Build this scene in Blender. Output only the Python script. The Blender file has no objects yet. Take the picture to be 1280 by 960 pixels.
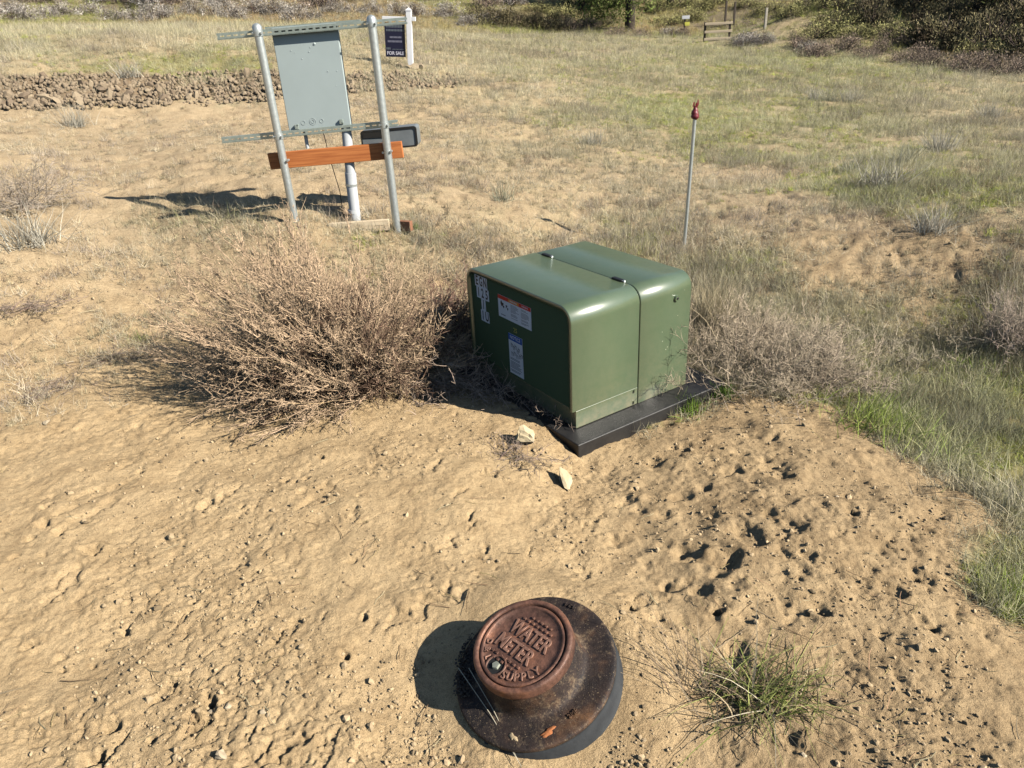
import bpy, math, random
import numpy as np
from mathutils import Vector, Matrix, Euler

rng = np.random.default_rng(7)
random.seed(7)
sc = bpy.context.scene
col = sc.collection
R = math.radians

# ------------------------------------------------------------------ camera
CAMZ = 1.65
FPX = 900.0
PITCH, ROLL = 0.46004862, -0.05699744
_c, _s = math.cos(PITCH), math.sin(PITCH)
_r = np.array([1., 0, 0]); _u = np.array([0, _s, _c]); FW = np.array([0, _c, -_s])
RT = math.cos(ROLL) * _r + math.sin(ROLL) * _u
UP = -math.sin(ROLL) * _r + math.cos(ROLL) * _u
CAM = np.array([0, 0, CAMZ])
cd = bpy.data.cameras.new('camera'); cam = bpy.data.objects.new('camera', cd); col.objects.link(cam)
cd.sensor_width = 36; cd.lens = FPX / 1280 * 36; cd.clip_start = .05; cd.clip_end = 1500
M = Matrix.Identity(4)
for i in range(3):
    M[i][0] = RT[i]; M[i][1] = UP[i]; M[i][2] = -FW[i]; M[i][3] = CAM[i]
cam.matrix_world = M
sc.camera = cam

# ------------------------------------------------------------------ light
SUN_AZ, SUN_EL = R(-27), R(35)          # azimuth from +X towards +Y
w = bpy.data.worlds.new('World'); sc.world = w; w.use_nodes = True
nt = w.node_tree; nt.nodes.clear()
sky = nt.nodes.new('ShaderNodeTexSky'); sky.sky_type = 'NISHITA'; sky.sun_disc = False
sky.sun_elevation = SUN_EL; sky.sun_rotation = math.pi / 2 - SUN_AZ
sky.air_density = 1.0; sky.dust_density = 0.1
bg = nt.nodes.new('ShaderNodeBackground'); bg.inputs[1].default_value = 0.05
wo = nt.nodes.new('ShaderNodeOutputWorld')
nt.links.new(sky.outputs[0], bg.inputs[0]); nt.links.new(bg.outputs[0], wo.inputs[0])
sl = bpy.data.lights.new('sun', 'SUN'); so = bpy.data.objects.new('sun', sl); col.objects.link(so)
sl.energy = 4.8; sl.angle = R(0.53); sl.color = (1.0, 0.93, 0.82)
SUNV = Vector((math.cos(SUN_AZ) * math.cos(SUN_EL), math.sin(SUN_AZ) * math.cos(SUN_EL), math.sin(SUN_EL)))
so.rotation_euler = SUNV.to_track_quat('Z', 'Y').to_euler(); so.location = (20, -5, 14)
vs = sc.view_settings; vs.view_transform = 'Standard'; vs.look = 'None'; vs.exposure = 0.9; vs.gamma = 1
sc.render.engine = 'CYCLES'
try:
    sc.cycles.max_bounces = 6; sc.cycles.diffuse_bounces = 0; sc.cycles.transparent_max_bounces = 6
except Exception: pass

# ------------------------------------------------------------------ measuring helpers
def ray(px, py):
    v = FW + RT * (px - 640) / FPX - UP * (py - 480) / FPX
    return v / np.linalg.norm(v)
def hd(px, py, d):
    v = ray(px, py); return CAM + v * d / math.hypot(v[0], v[1])
def pz(px, py, z=0.):
    v = ray(px, py); return CAM + v * (z - CAMZ) / v[2]
def onplane(px, py, P0, n):
    v = ray(px, py); return CAM + v * (((P0 - CAM) @ n) / (v @ n))

# ------------------------------------------------------------------ noise
def _hash(ix, iy, seed):
    h = (ix.astype(np.int64) * 374761393 + iy.astype(np.int64) * 668265263 + seed * 1442695041) & 0xffffffff
    h = ((h ^ (h >> 13)) * 1274126177) & 0xffffffff
    return ((h ^ (h >> 16)) & 0xffff) / 65535.0
def vnoise(x, y, seed=0):
    ix = np.floor(x); iy = np.floor(y); fx = x - ix; fy = y - iy
    fx = fx * fx * fx * (fx * (fx * 6 - 15) + 10); fy = fy * fy * fy * (fy * (fy * 6 - 15) + 10)
    a = _hash(ix, iy, seed); b = _hash(ix + 1, iy, seed); c = _hash(ix, iy + 1, seed); d = _hash(ix + 1, iy + 1, seed)
    return (a + (b - a) * fx + (c - a) * fy + (a - b - c + d) * fx * fy) * 2 - 1
def fbm(x, y, f, octv=4, seed=0, gain=.5):
    s = 0; amp = 1; tot = 0
    for o in range(octv):
        ca, sa = math.cos(o * .9 + seed), math.sin(o * .9 + seed)
        s = s + amp * vnoise((x * ca - y * sa) * f + 13.7 * o, (x * sa + y * ca) * f + 7.1 * o, seed + o * 17)
        tot += amp; amp *= gain; f *= 2.03
    return s / tot
def sstep(a, b, x):
    t = np.clip((x - a) / (b - a), 0, 1); return t * t * (3 - 2 * t)

# ------------------------------------------------------------------ terrain
CT = []                                   # (x, y, z) points the ground passes through
for px, py, z in [(0, 960, 0), (320, 960, 0), (640, 960, -.02), (960, 960, -.01), (1279, 960, 0), (672, 838, -.02), (560, 820, -.0), (800, 880, -.03),
                  (0, 700, .03), (320, 700, .03), (640, 680, .0), (950, 680, .0), (1200, 700, -.04), (1279, 760, -.08), (1279, 640, -.12),
                  (735, 576, -.125), (690, 530, -.05), (640, 530, -.02), (800, 545, -.10), (905, 505, -.1), (1000, 520, -.07), (1100, 570, -.08), (1160, 500, -.16),
                  (300, 560, .02), (450, 500, -.02), (0, 540, .06), (560, 480, -.05), (400, 420, -.02), (0, 430, .12), (150, 420, .1), (200, 350, .16),
                  (780, 440, -.12), (900, 400, -.12), (1000, 420, -.16), (1200, 420, -.2), (650, 360, -.02)]:
    CT.append(pz(px, py, z))
for px, py, d in [(369.7, 279, 5.68), (497, 291, 5.5), (855, 311, 5.68), (60, 258, 6.95), (0, 300, 6.1), (630, 285, 5.75), (1000, 300, 5.8), (1160, 295, 5.9), (1279, 290, 6.0),
                  (0, 135, 12.0), (160, 132, 12.0), (300, 126, 12.1), (440, 113, 12.6), (560, 106, 13.2), (0, 95, 12.9), (160, 92, 12.9), (310, 92, 13.0), (440, 92, 13.6), (560, 98, 14.0),
                  (513, 86, 14.3), (0, 190, 8.6), (250, 180, 8.6), (450, 190, 8.3), (700, 200, 8.6), (1000, 200, 9.3), (1279, 190, 9.8),
                  (700, 110, 13.5), (850, 110, 15), (1000, 110, 16), (1200, 120, 16), (1279, 130, 15.5),
                  (0, 40, 24), (200, 36, 25), (400, 34, 26), (640, 48, 25), (760, 46, 27), (897, 50, 29), (1000, 62, 26), (1140, 72, 24.5), (1279, 88, 22.5)]:
    CT.append(hd(px, py, d))
for a, r_, z in [(-70, 3, .15), (-70, 9, .9), (-75, 25, 2.4), (70, 3, -.15), (70, 9, -.4), (75, 24, -.6), (180, 2, .0), (180, 8, .0), (-120, 6, .2), (120, 6, -.2), (180, 26, 0), (-120, 26, .8), (120, 26, -.8)]:
    CT.append(np.array([r_ * math.sin(R(a)), r_ * math.cos(R(a)), z]))
CT = np.array(CT)
def _warp(x, y):                          # compress distance so near and far control points weigh alike
    r = np.hypot(x, y) + 1e-6; k = np.log1p(r / 1.5) / r * 3
    return x * k, y * k
_cx, _cy = _warp(CT[:, 0], CT[:, 1])
def _phi(d2): return .5 * d2 * np.log(d2 + 1e-9)
_n = len(CT)
_A = np.zeros((_n + 3, _n + 3)); _A[:_n, :_n] = _phi((_cx[:, None] - _cx) ** 2 + (_cy[:, None] - _cy) ** 2) + np.eye(_n) * .01
_P = np.stack([np.ones(_n), _cx, _cy], 1); _A[:_n, _n:] = _P; _A[_n:, :_n] = _P.T
_w = np.linalg.solve(_A, np.concatenate([CT[:, 2], np.zeros(3)]))
def rbf(x, y):
    wx, wy = _warp(x, y); out = _w[_n] + _w[_n + 1] * wx + _w[_n + 2] * wy
    if len(wx) > 4000:
        for i in range(_n): out = out + _w[i] * _phi((wx - _cx[i]) ** 2 + (wy - _cy[i]) ** 2)
        return out
    return out + _w[:_n] @ _phi((wx[None] - _cx[:, None]) ** 2 + (wy[None] - _cy[:, None]) ** 2)
def hillmask(x, y):
    r = np.hypot(x, y); th = np.degrees(np.arctan2(x, y))
    r0 = np.interp(th, [-60, -35, -10, 0, 8, 15, 22, 32, 50], [25, 25, 27, 27, 29, 30, 26, 22.5, 22])
    r0 = r0 + 1.2 * vnoise(th / 5, r * 0 + 3.3, 5)
    front = np.cos(np.radians(np.clip(np.abs(th) - 60, 0, 90)))
    return np.maximum(r - r0, 0) * front
def H(x, y, detail=True):
    x = np.atleast_1d(np.asarray(x, float)); y = np.atleast_1d(np.asarray(y, float))
    r = np.hypot(x, y); k = np.minimum(1, 27 / np.maximum(r, 1e-6))
    z = rbf(x * k, y * k)
    hm = hillmask(x, y)
    z = z + np.where(hm < 6, .045 * hm ** 1.8, .045 * 6 ** 1.8 + np.minimum(hm - 6, 24) * .23 + np.maximum(hm - 30, 0) * .03) * (1 + .25 * fbm(x, y, .08, 3, 3))
    g = np.exp(-(((x - 10.4) / 2.4) ** 2 + ((y - 25.3) / 2.2) ** 2)); z = z + 1.0 * g     # shoulder of earth on the right
    if detail:
        z = z + .02 * fbm(x, y, .9, 3, 11) * sstep(.3, 2, r) + .05 * fbm(x, y, .35, 3, 12) * sstep(6, 14, r) + .10 * fbm(x, y, .6, 4, 9) * sstep(0, 4, hm)
    return z
def hz(x, y): return float(H(x, y)[0])
def ground(px, py):
    """where the line of sight through this pixel of the photograph meets the ground"""
    v = ray(px, py); t = np.concatenate([np.linspace(.8, 12, 90), np.linspace(12.1, 80, 180)])
    P = CAM + v * t[:, None]; d = P[:, 2] - H(P[:, 0], P[:, 1]); i = int(np.argmax(d < 0))
    if not (d < 0).any(): i = len(t) - 1
    a, b = t[max(i - 1, 0)], t[i]
    for _ in range(9):
        m = (a + b) / 2; p_ = CAM + v * m
        if p_[2] - hz(p_[0], p_[1]) < 0: b = m
        else: a = m
    p_ = CAM + v * b; return Vector((p_[0], p_[1], hz(p_[0], p_[1])))

# cover of the ground: (pixel, dryness, green) samples, held in log-polar ground coordinates
CV = [(1050, 600, 0, 0), (1100, 655, 0, 0), (1000, 570, 0, 0), (1160, 640, 0, 0), (950, 650, 0, 0), (1040, 720, 0, 0), (860, 600, 0, 0), (1120, 720, 0, 0), (0, 900, 0, 0), (300, 900, 0, 0), (640, 900, 0, 0), (1000, 930, 0, 0), (1279, 900, 0, 0), (0, 700, 0, 0), (400, 700, 0, 0), (800, 700, 0, 0), (1150, 700, 0, 0), (1200, 760, 0, 0), (1270, 815, 0, 0),
      (1265, 750, .4, 1), (1279, 700, .6, .7), (1270, 640, .7, .6), (1215, 645, .1, .2), (1195, 620, .1, .1), (1235, 590, .6, .8), (1150, 565, .5, .7), (1120, 590, 0, 0), (1080, 560, 0, 0), (1040, 525, .1, .1), (1060, 505, .3, .9), (1100, 520, .5, 1),
      (1000, 525, 0, 0), (930, 530, 0, 0), (870, 508, .1, .5), (1180, 500, .6, .9), (1270, 500, .6, .9), (1270, 540, .4, .9), (1200, 450, .6, .6), (1130, 440, .8, .5), (980, 470, .8, .2), (880, 440, .8, .1), (700, 600, 0, 0), (600, 560, 0, 0), (500, 540, 0, 0),
      (300, 560, 0, 0), (100, 560, 0, 0), (30, 500, .12, 0), (150, 480, .08, 0), (160, 425, .25, .2), (30, 380, .14, 0), (130, 350, 0, 0), (120, 300, .1, .05), (50, 300, .2, 0), (250, 300, .22, .15), (200, 270, .35, .25), (300, 268, .35, .2),
      (560, 420, .3, .1), (560, 330, .5, .2), (600, 300, .45, .15), (520, 300, .5, .35), (900, 340, .6, .5), (960, 350, .5, .5), (1020, 340, .2, .1), (1100, 340, .12, .05), (1180, 340, .15, .05), (1250, 350, .7, .4), (1180, 385, .4, .4), (1080, 385, .6, .3), (1000, 385, .6, .4),
      (900, 300, .4, .15), (960, 280, .3, .05), (1050, 290, .15, 0), (1140, 305, .1, 0), (1200, 300, .2, .1), (1260, 290, .5, .4), (1180, 265, .5, .7), (1100, 245, .5, .9), (1250, 240, .5, .7), (1040, 235, .5, .7), (1000, 250, .3, .2), (800, 290, .55, .4), (700, 280, .45, .15),
      (600, 250, .35, .05), (700, 230, .4, .1), (800, 230, .45, .1), (900, 225, .4, .1), (540, 230, .3, 0), (420, 240, .2, 0), (300, 230, .08, 0), (150, 230, .05, 0), (30, 230, .1, 0), (100, 180, .05, 0), (300, 180, .1, 0), (520, 180, .4, 0), (640, 180, .55, .2), (750, 180, .6, .3), (900, 180, .6, .7), (1000, 180, .6, .5),
      (1100, 190, .7, .5), (1200, 200, .7, .5), (1279, 190, .7, .4), (0, 150, .03, 0), (200, 150, .05, 0), (350, 150, .15, 0), (480, 145, .45, 0), (560, 130, .6, .1), (700, 140, .7, .4), (850, 140, .7, .9), (1000, 140, .8, .6), (1200, 140, .9, .3), (560, 165, .5, 0), (640, 120, .7, .2),
      (0, 115, .4, 0), (150, 112, .3, .1), (300, 110, .5, .1), (0, 85, .7, .2), (100, 85, .7, .6), (200, 80, .7, .7), (290, 80, .6, .9), (380, 80, .7, .3), (450, 80, .8, .2), (560, 85, .8, .2), (660, 90, .85, .4), (800, 90, .8, .5), (950, 90, .8, .7), (1100, 90, .8, .7), (1240, 105, .95, .3),
      (0, 55, .9, .5), (150, 55, .95, .1), (300, 50, .9, .3), (600, 60, .9, .3), (750, 60, .9, .4), (900, 70, .9, .6), (1000, 75, .9, .8), (1060, 50, .8, .5), (0, 30, .95, .2), (300, 30, .9, .6), (600, 35, .9, .3), (700, 38, .9, .5)]
def _lp(x, y): return np.arctan2(x, y), np.log(np.hypot(x, y) + .05)
_cg = np.array([list(ground(a, b))[:2] for a, b, _, _ in CV]); _ct, _cr = _lp(_cg[:, 0], _cg[:, 1])
_cd = np.array([c for _, _, c, _ in CV]); _cgr = np.array([g for _, _, _, g in CV])
def cover(x, y):
    t, r = _lp(x, y); num = 0; num2 = 0; den = 0
    t = np.clip(t, -.95, .95); r = np.maximum(r, math.log(1.05))
    for i in range(len(_ct)):
        wgt = 1 / (((t - _ct[i])) ** 2 + (r - _cr[i]) ** 2 + .0006) ** 2
        num = num + wgt * _cd[i]; num2 = num2 + wgt * _cgr[i]; den = den + wgt
    return np.clip(num / den - .05, 0, 1) * 1.06, np.clip(num2 / den - .06, 0, 1) * 1.07

# ------------------------------------------------------------------ mesh helpers
def mesh_np(name, V, F, mat=None, cols=None, smooth=False, uv=None):
    V = np.asarray(V, np.float32); F = np.asarray(F, np.int32); k = F.shape[1]
    me = bpy.data.meshes.new(name)
    me.vertices.add(len(V)); me.vertices.foreach_set('co', V.ravel())
    me.loops.add(F.size); me.loops.foreach_set('vertex_index', F.ravel())
    me.polygons.add(len(F)); me.polygons.foreach_set('loop_start', np.arange(0, F.size, k, dtype=np.int32))
    me.polygons.foreach_set('loop_total', np.full(len(F), k, np.int32))
    if smooth: me.polygons.foreach_set('use_smooth', np.ones(len(F), bool))
    if cols is not None:
        a = me.attributes.new('Col', 'FLOAT_COLOR', 'POINT')
        c = np.ones((len(V), 4), np.float32); c[:, :3] = cols; a.data.foreach_set('color', c.ravel())
    me.update(calc_edges=True)
    if mat: me.materials.append(mat)
    return me
def link(name, me, parent=None, loc=None):
    o = bpy.data.objects.new(name, me); col.objects.link(o)
    if parent: o.parent = parent
    if loc is not None: o.location = loc
    return o
def empty(name, loc, rot=(0, 0, 0)):
    o = bpy.data.objects.new(name, None); col.objects.link(o); o.location = loc; o.rotation_euler = rot
    o.empty_display_size = .05; return o
def tag(o, label=None, cat=None, group=None, kind=None):
    if label: o['label'] = label
    if cat: o['category'] = cat
    if group: o['group'] = group
    if kind: o['kind'] = kind
    return o
class MB:
    """collects simple solids, links them as one mesh object"""
    def __init__(s): s.v = []; s.f = []; s.sm = []
    def add(s, V, F, smooth=False):
        n = len(s.v); s.v += [tuple(map(float, p)) for p in V]; s.f += [tuple(i + n for i in f) for f in F]; s.sm += [smooth] * len(F)
    def box(s, lo, hi, bev=0.0):
        x0, y0, z0 = lo; x1, y1, z1 = hi
        V = [(x0, y0, z0), (x1, y0, z0), (x1, y1, z0), (x0, y1, z0), (x0, y0, z1), (x1, y0, z1), (x1, y1, z1), (x0, y1, z1)]
        s.add(V, [(0, 3, 2, 1), (4, 5, 6, 7), (0, 1, 5, 4), (1, 2, 6, 5), (2, 3, 7, 6), (3, 0, 4, 7)])
    def obox(s, c, X, Y, Z):
        c = np.array(c, float); X, Y, Z = (np.array(q, float) for q in (X, Y, Z))
        V = [c + a * X + b * Y + d * Z for d in (-1, 1) for a, b in ((-1, -1), (1, -1), (1, 1), (-1, 1))]
        s.add(V, [(0, 3, 2, 1), (4, 5, 6, 7), (0, 1, 5, 4), (1, 2, 6, 5), (2, 3, 7, 6), (3, 0, 4, 7)])
    def tube(s, pts, rad, n=16, cap=True):
        pts = [Vector(p) for p in pts]; rad = rad if hasattr(rad, '__len__') else [rad] * len(pts)
        V = []; F = []
        for i, p in enumerate(pts):
            t = (pts[min(i + 1, len(pts) - 1)] - pts[max(i - 1, 0)]).normalized()
            a = t.orthogonal().normalized() if i == 0 else (a - t * a.dot(t)).normalized()
            b = t.cross(a)
            for k in range(n):
                q = 2 * math.pi * k / n; V.append(p + (a * math.cos(q) + b * math.sin(q)) * rad[i])
        for i in range(len(pts) - 1):
            for k in range(n):
                F.append((i * n + k, i * n + (k + 1) % n, (i + 1) * n + (k + 1) % n, (i + 1) * n + k))
        s.add(V, F, True)
        if cap:
            m = len(pts) - 1
            s.add(V[:n], [tuple(range(n))[::-1]]); s.add(V[m * n:], [tuple(range(n))])
    def lathe(s, prof, n=64, cap=False, smooth=True):
        V = []; F = []
        for r_, z in prof:
            for k in range(n):
                q = 2 * math.pi * k / n; V.append((r_ * math.cos(q), r_ * math.sin(q), z))
        for i in range(len(prof) - 1):
            for k in range(n): F.append((i * n + k, i * n + (k + 1) % n, (i + 1) * n + (k + 1) % n, (i + 1) * n + k))
        s.add(V, F, smooth)
        if cap: s.add(V[-n:], [tuple(range(n))])
    def build(s, name, mat, parent=None, bev=0, seg=2, auto=None):
        me = bpy.data.meshes.new(name); me.from_pydata(s.v, [], s.f)
        me.polygons.foreach_set('use_smooth', s.sm); me.materials.append(mat); me.update()
        o = link(name, me, parent)
        if bev:
            m = o.modifiers.new('b', 'BEVEL'); m.width = bev; m.segments = seg; m.limit_method = 'ANGLE'; m.angle_limit = R(40)
            m.harden_normals = False
            for p in me.polygons: p.use_smooth = True
            m2 = o.modifiers.new('w', 'WEIGHTED_NORMAL')
        return o
def tubes(P, Rr, sides=3):
    """P (N,K,3) polylines, Rr (N,K) radii -> verts, quads"""
    N, K, _ = P.shape
    T = np.empty_like(P); T[:, 1:-1] = P[:, 2:] - P[:, :-2]; T[:, 0] = P[:, 1] - P[:, 0]; T[:, -1] = P[:, -1] - P[:, -2]
    T /= np.linalg.norm(T, axis=2, keepdims=True) + 1e-9
    ref = np.where(np.abs(T[:, :1, 2:3]) > .8, np.array([1., 0, 0]), np.array([0, 0, 1.]))
    A = np.cross(T, np.broadcast_to(ref, T.shape)); A /= np.linalg.norm(A, axis=2, keepdims=True) + 1e-9; B = np.cross(T, A)
    q = np.arange(sides) * 2 * np.pi / sides
    V = P[:, :, None] + (A[:, :, None] * np.cos(q)[:, None] + B[:, :, None] * np.sin(q)[:, None]) * Rr[:, :, None, None]
    idx = np.arange(N * K * sides).reshape(N, K, sides); nx = np.roll(idx, -1, 2)
    F = np.stack([idx[:, :-1], nx[:, :-1], nx[:, 1:], idx[:, 1:]], -1).reshape(-1, 4)
    return V.reshape(-1, 3), F, K * sides
def ribbons(P, Wd, side):
    """flat tapering blades: P (N,K,3), Wd (N,K) half widths, side (N,3)"""
    N, K, _ = P.shape
    L = P - side[:, None] * Wd[..., None]; Q = P + side[:, None] * Wd[..., None]
    V = np.stack([L, Q], 2).reshape(-1, 3); idx = np.arange(N * K * 2).reshape(N, K, 2)
    F = np.stack([idx[:, :-1, 0], idx[:, :-1, 1], idx[:, 1:, 1], idx[:, 1:, 0]], -1).reshape(-1, 4)
    return V, F, K * 2
def unit(a): return a / (np.linalg.norm(a, axis=-1, keepdims=True) + 1e-9)
def sweep(root, d, L, K, sag=0., wob=.1, rg=rng, up=0.):
    """curved polylines from root along d, length L"""
    N = len(root); P = np.empty((N, K, 3)); P[:, 0] = root; d = unit(d.copy()); step = (L / (K - 1))[:, None]
    for k in range(1, K):
        d = unit(d + rg.normal(0, wob, (N, 3)) + np.array([0, 0, up - sag]))
        P[:, k] = P[:, k - 1] + d * step
    return P
def along(P, t):
    """point and tangent on each polyline at parameter t (N,)"""
    K = P.shape[1]; f = t * (K - 1); i = np.clip(np.floor(f).astype(int), 0, K - 2); u = (f - i)[:, None]; n = np.arange(len(P))
    a = P[n, i]; b = P[n, i + 1]; return a + (b - a) * u, unit(b - a)
def percol(base, var, n, per, rg=rng):
    c = np.array(base) * np.exp(rg.normal(0, var, (n, 1))) * np.exp(rg.normal(0, var * .25, (n, 3)))
    return np.repeat(c, per, 0)
class Veg:
    def __init__(s): s.V = []; s.F = []; s.C = []; s.n = 0
    def add(s, V, F, C): s.V.append(V); s.F.append(F + s.n); s.C.append(C); s.n += len(V)
    def mesh(s, name, mat, smooth=False): return mesh_np(name, np.concatenate(s.V), np.concatenate(s.F), mat, np.concatenate(s.C), smooth)

# ------------------------------------------------------------------ materials
def mat(name, base=(.5, .5, .5), rough=.6, metal=0, **kw):
    m = bpy.data.materials.new(name); m.use_nodes = True; b = m.node_tree.nodes['Principled BSDF']
    b.inputs['Base Color'].default_value = (*base, 1); b.inputs['Roughness'].default_value = rough; b.inputs['Metallic'].default_value = metal
    for k, v in kw.items(): b.inputs[k].default_value = v
    return m
class NT:
    def __init__(s, m): s.t = m.node_tree; s.b = s.t.nodes['Principled BSDF']
    def n(s, ty, **k):
        x = s.t.nodes.new(ty)
        for a, v in k.items():
            if a.startswith('i_'): x.inputs[a[2:].replace('_', ' ')].default_value = v
            else: setattr(x, a, v)
        return x
    def l(s, a, b): s.t.links.new(a, b)
    def coord(s): return s.n('ShaderNodeTexCoord').outputs['Object']
    def noise(s, scale, det=4, rough=.6, vec=None):
        x = s.n('ShaderNodeTexNoise'); x.inputs['Scale'].default_value = scale; x.inputs['Detail'].default_value = det; x.inputs['Roughness'].default_value = rough
        s.l(vec or s.coord(), x.inputs['Vector']); return x.outputs['Fac']
    def ramp(s, fac, stops, const=False):
        x = s.n('ShaderNodeValToRGB'); e = x.color_ramp.elements
        if const: x.color_ramp.interpolation = 'CONSTANT'
        while len(e) < len(stops): e.new(.5)
        for q, (p_, c) in zip(e, stops): q.position = p_; q.color = (*c, 1) if len(c) == 3 else c
        s.l(fac, x.inputs[0]); return x.outputs[0]
    def mix(s, fac, a, b, mode='MIX'):
        x = s.n('ShaderNodeMix', data_type='RGBA', blend_type=mode)
        for sock, v in ((x.inputs[0], fac), (x.inputs[6], a), (x.inputs[7], b)):
            if isinstance(v, (int, float)): sock.default_value = v
            elif isinstance(v, tuple): sock.default_value = (*v, 1) if len(v) == 3 else v
            else: s.l(v, sock)
        return x.outputs[2]
    def bump(s, h, strength=.5, dist=.01, prev=None):
        x = s.n('ShaderNodeBump'); x.inputs['Strength'].default_value = strength; x.inputs['Distance'].default_value = dist; s.l(h, x.inputs['Height'])
        if prev: s.l(prev, x.inputs['Normal'])
        s.l(x.outputs[0], s.b.inputs['Normal']); return x.outputs[0]
    def base(s, c): s.l(c, s.b.inputs['Base Color'])
def g3(v): return (v, v, v)
def noisy(name, c1, c2, scale, rough=.6, metal=0, bump=0, bs=None, det=5, **kw):
    m = mat(name, c1, rough, metal, **kw); t = NT(m); f = t.noise(scale, det)
    t.base(t.ramp(f, [(.3, c1), (.7, c2)]))
    if bump: t.bump(t.noise(bs or scale * 3, 5), bump, .003)
    return m
def veg_mat(name, trans=.0, inst=False, rough=.75):
    m = mat(name, (.3, .25, .15), rough); t = NT(m); a = t.n('ShaderNodeAttribute', attribute_name='Col'); c = a.outputs['Color']
    if inst:
        i = t.n('ShaderNodeAttribute', attribute_name='tint', attribute_type='INSTANCER')
        c = t.mix(1.0, c, i.outputs['Color'], 'MULTIPLY')
    t.base(c); t.b.inputs['Specular IOR Level'].default_value = .25
    if trans:
        out = t.t.nodes['Material Output']; tr = t.n('ShaderNodeBsdfTranslucent'); t.l(c, tr.inputs[0]); ms = t.n('ShaderNodeMixShader'); ms.inputs[0].default_value = trans
        t.l(t.b.outputs[0], ms.inputs[1]); t.l(tr.outputs[0], ms.inputs[2]); t.l(ms.outputs[0], out.inputs[0])
    return m
M_VEG = veg_mat('plant'); M_LEAF = veg_mat('leaf', .25); M_GI = veg_mat('grass_blade', .3, True)

# ground
M_GROUND = mat('ground', (.4, .3, .18), .95); t = NT(M_GROUND)
at = t.n('ShaderNodeAttribute', attribute_name='Col'); crd = t.coord()
n1 = t.noise(420, 3, .7, crd); n2 = t.noise(45, 5, .65, crd); n3 = t.noise(6, 4, .6, crd)
c = t.mix(1.0, at.outputs['Color'], t.ramp(n1, [(.32, g3(.6)), (.5, g3(1.0)), (.7, g3(1.28))]), 'MULTIPLY')
c = t.mix(1.0, c, t.ramp(n2, [(.3, (.76, .74, .72)), (.52, g3(1.0)), (.75, (1.1, 1.09, 1.06))]), 'MULTIPLY')
c = t.mix(1.0, c, t.ramp(n3, [(.32, (.84, .82, .80)), (.58, g3(1.03))]), 'MULTIPLY')
# sparse dark specks of grit
vo = t.n('ShaderNodeTexVoronoi'); vo.inputs['Scale'].default_value = 60; t.l(crd, vo.inputs['Vector'])
sp = t.ramp(vo.outputs['Distance'], [(.07, g3(1)), (.13, g3(0))]); msk = t.ramp(t.noise(14, 2, .5, crd), [(.55, g3(0)), (.62, g3(1))])
c = t.mix(t.mix(1.0, sp, msk, 'MULTIPLY'), c, (.10, .07, .045))
t.base(c); t.b.inputs['Specular IOR Level'].default_value = .15
b1 = t.bump(n2, .7, .014); b1 = t.bump(t.noise(150, 4, .7, crd), .7, .006, b1); b2 = t.bump(n1, .7, .0035, b1); 

M_GREEN = mat('green_paint', (.082, .155, .075), .33); t = NT(M_GREEN)
gc = t.mix(1.0, t.ramp(t.noise(3, 4), [(.3, (.082, .122, .066)), (.7, (.092, .135, .076))]), t.ramp(t.noise(260, 2), [(.25, g3(.9)), (.6, g3(1.03))]), 'MULTIPLY')
sx_ = t.n('ShaderNodeSeparateXYZ'); t.l(t.coord(), sx_.inputs[0])
dust = t.mix(1.0, t.ramp(sx_.outputs[2], [(0, g3(.55)), (.10, g3(.18)), (.3, g3(.05))]), t.ramp(t.noise(24, 6, .7), [(.35, g3(.1)), (.7, g3(1))]), 'MULTIPLY')
t.base(t.mix(dust, gc, (.34, .27, .17)))
t.l(t.ramp(t.noise(9, 5), [(.3, g3(.34)), (.7, g3(.48))]), t.b.inputs['Roughness']); t.bump(t.noise(2.2, 2, .4), .04, .02)
t.b.inputs['Coat Weight'].default_value = .8; t.b.inputs['Coat Roughness'].default_value = .24; t.b.inputs['Coat IOR'].default_value = 1.9
M_GREEND = mat('green_door_paint', (.082, .122, .066), .75); M_GREEND.node_tree.nodes['Principled BSDF'].inputs['Specular IOR Level'].default_value = .12
M_PAD = noisy('black_pad', (.012, .012, .013), (.028, .027, .026), 12, .5, bump=.35, bs=160)
M_BLACK = mat('black_metal', (.015, .015, .015), .45)
M_GALV = noisy('galvanised_steel', (.42, .46, .46), (.56, .60, .60), 40, .42, .65, bump=.05, bs=120)
M_STRUT = noisy('strut_steel', (.30, .36, .33), (.44, .50, .46), 30, .45, .5, bump=.05)
M_PANEL = noisy('grey_enclosure_paint', (.40, .465, .46), (.43, .50, .495), 5, .42, bump=.03, bs=9)
M_DARKIN = mat('dark_interior', (.01, .01, .011), .8)
M_PVC = noisy('grey_pvc', (.44, .47, .49), (.56, .58, .60), 7, .45)
M_WHITE = noisy('white_vinyl', (.74, .74, .75), (.82, .82, .82), 8, .4)
M_NAVY = mat('navy_sign', (.006, .007, .03), .4); M_SIGNTXT = mat('sign_text', (.55, .53, .6), .5); M_SIGNDIM = mat('sign_dim_text', (.12, .14, .16), .5)
def wood(name, c1, c2, axis_scale=(1.5, 30, 30)):
    m = mat(name, c1, .65); t = NT(m); mp = t.n('ShaderNodeMapping'); mp.inputs['Scale'].default_value = axis_scale; t.l(t.coord(), mp.inputs[0])
    f = t.noise(2.2, 6, .6, mp.outputs[0]); t.base(t.ramp(f, [(.3, c1), (.65, c2)])); t.bump(f, .25, .003); return m
M_WOOD = wood('orange_stained_wood', (.36, .10, .025), (.62, .22, .065)); M_WOODP = wood('pale_weathered_wood', (.55, .42, .27), (.75, .62, .43))
M_WOODR = mat('red_brown_wood', (.26, .12, .065), .8)
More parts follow.
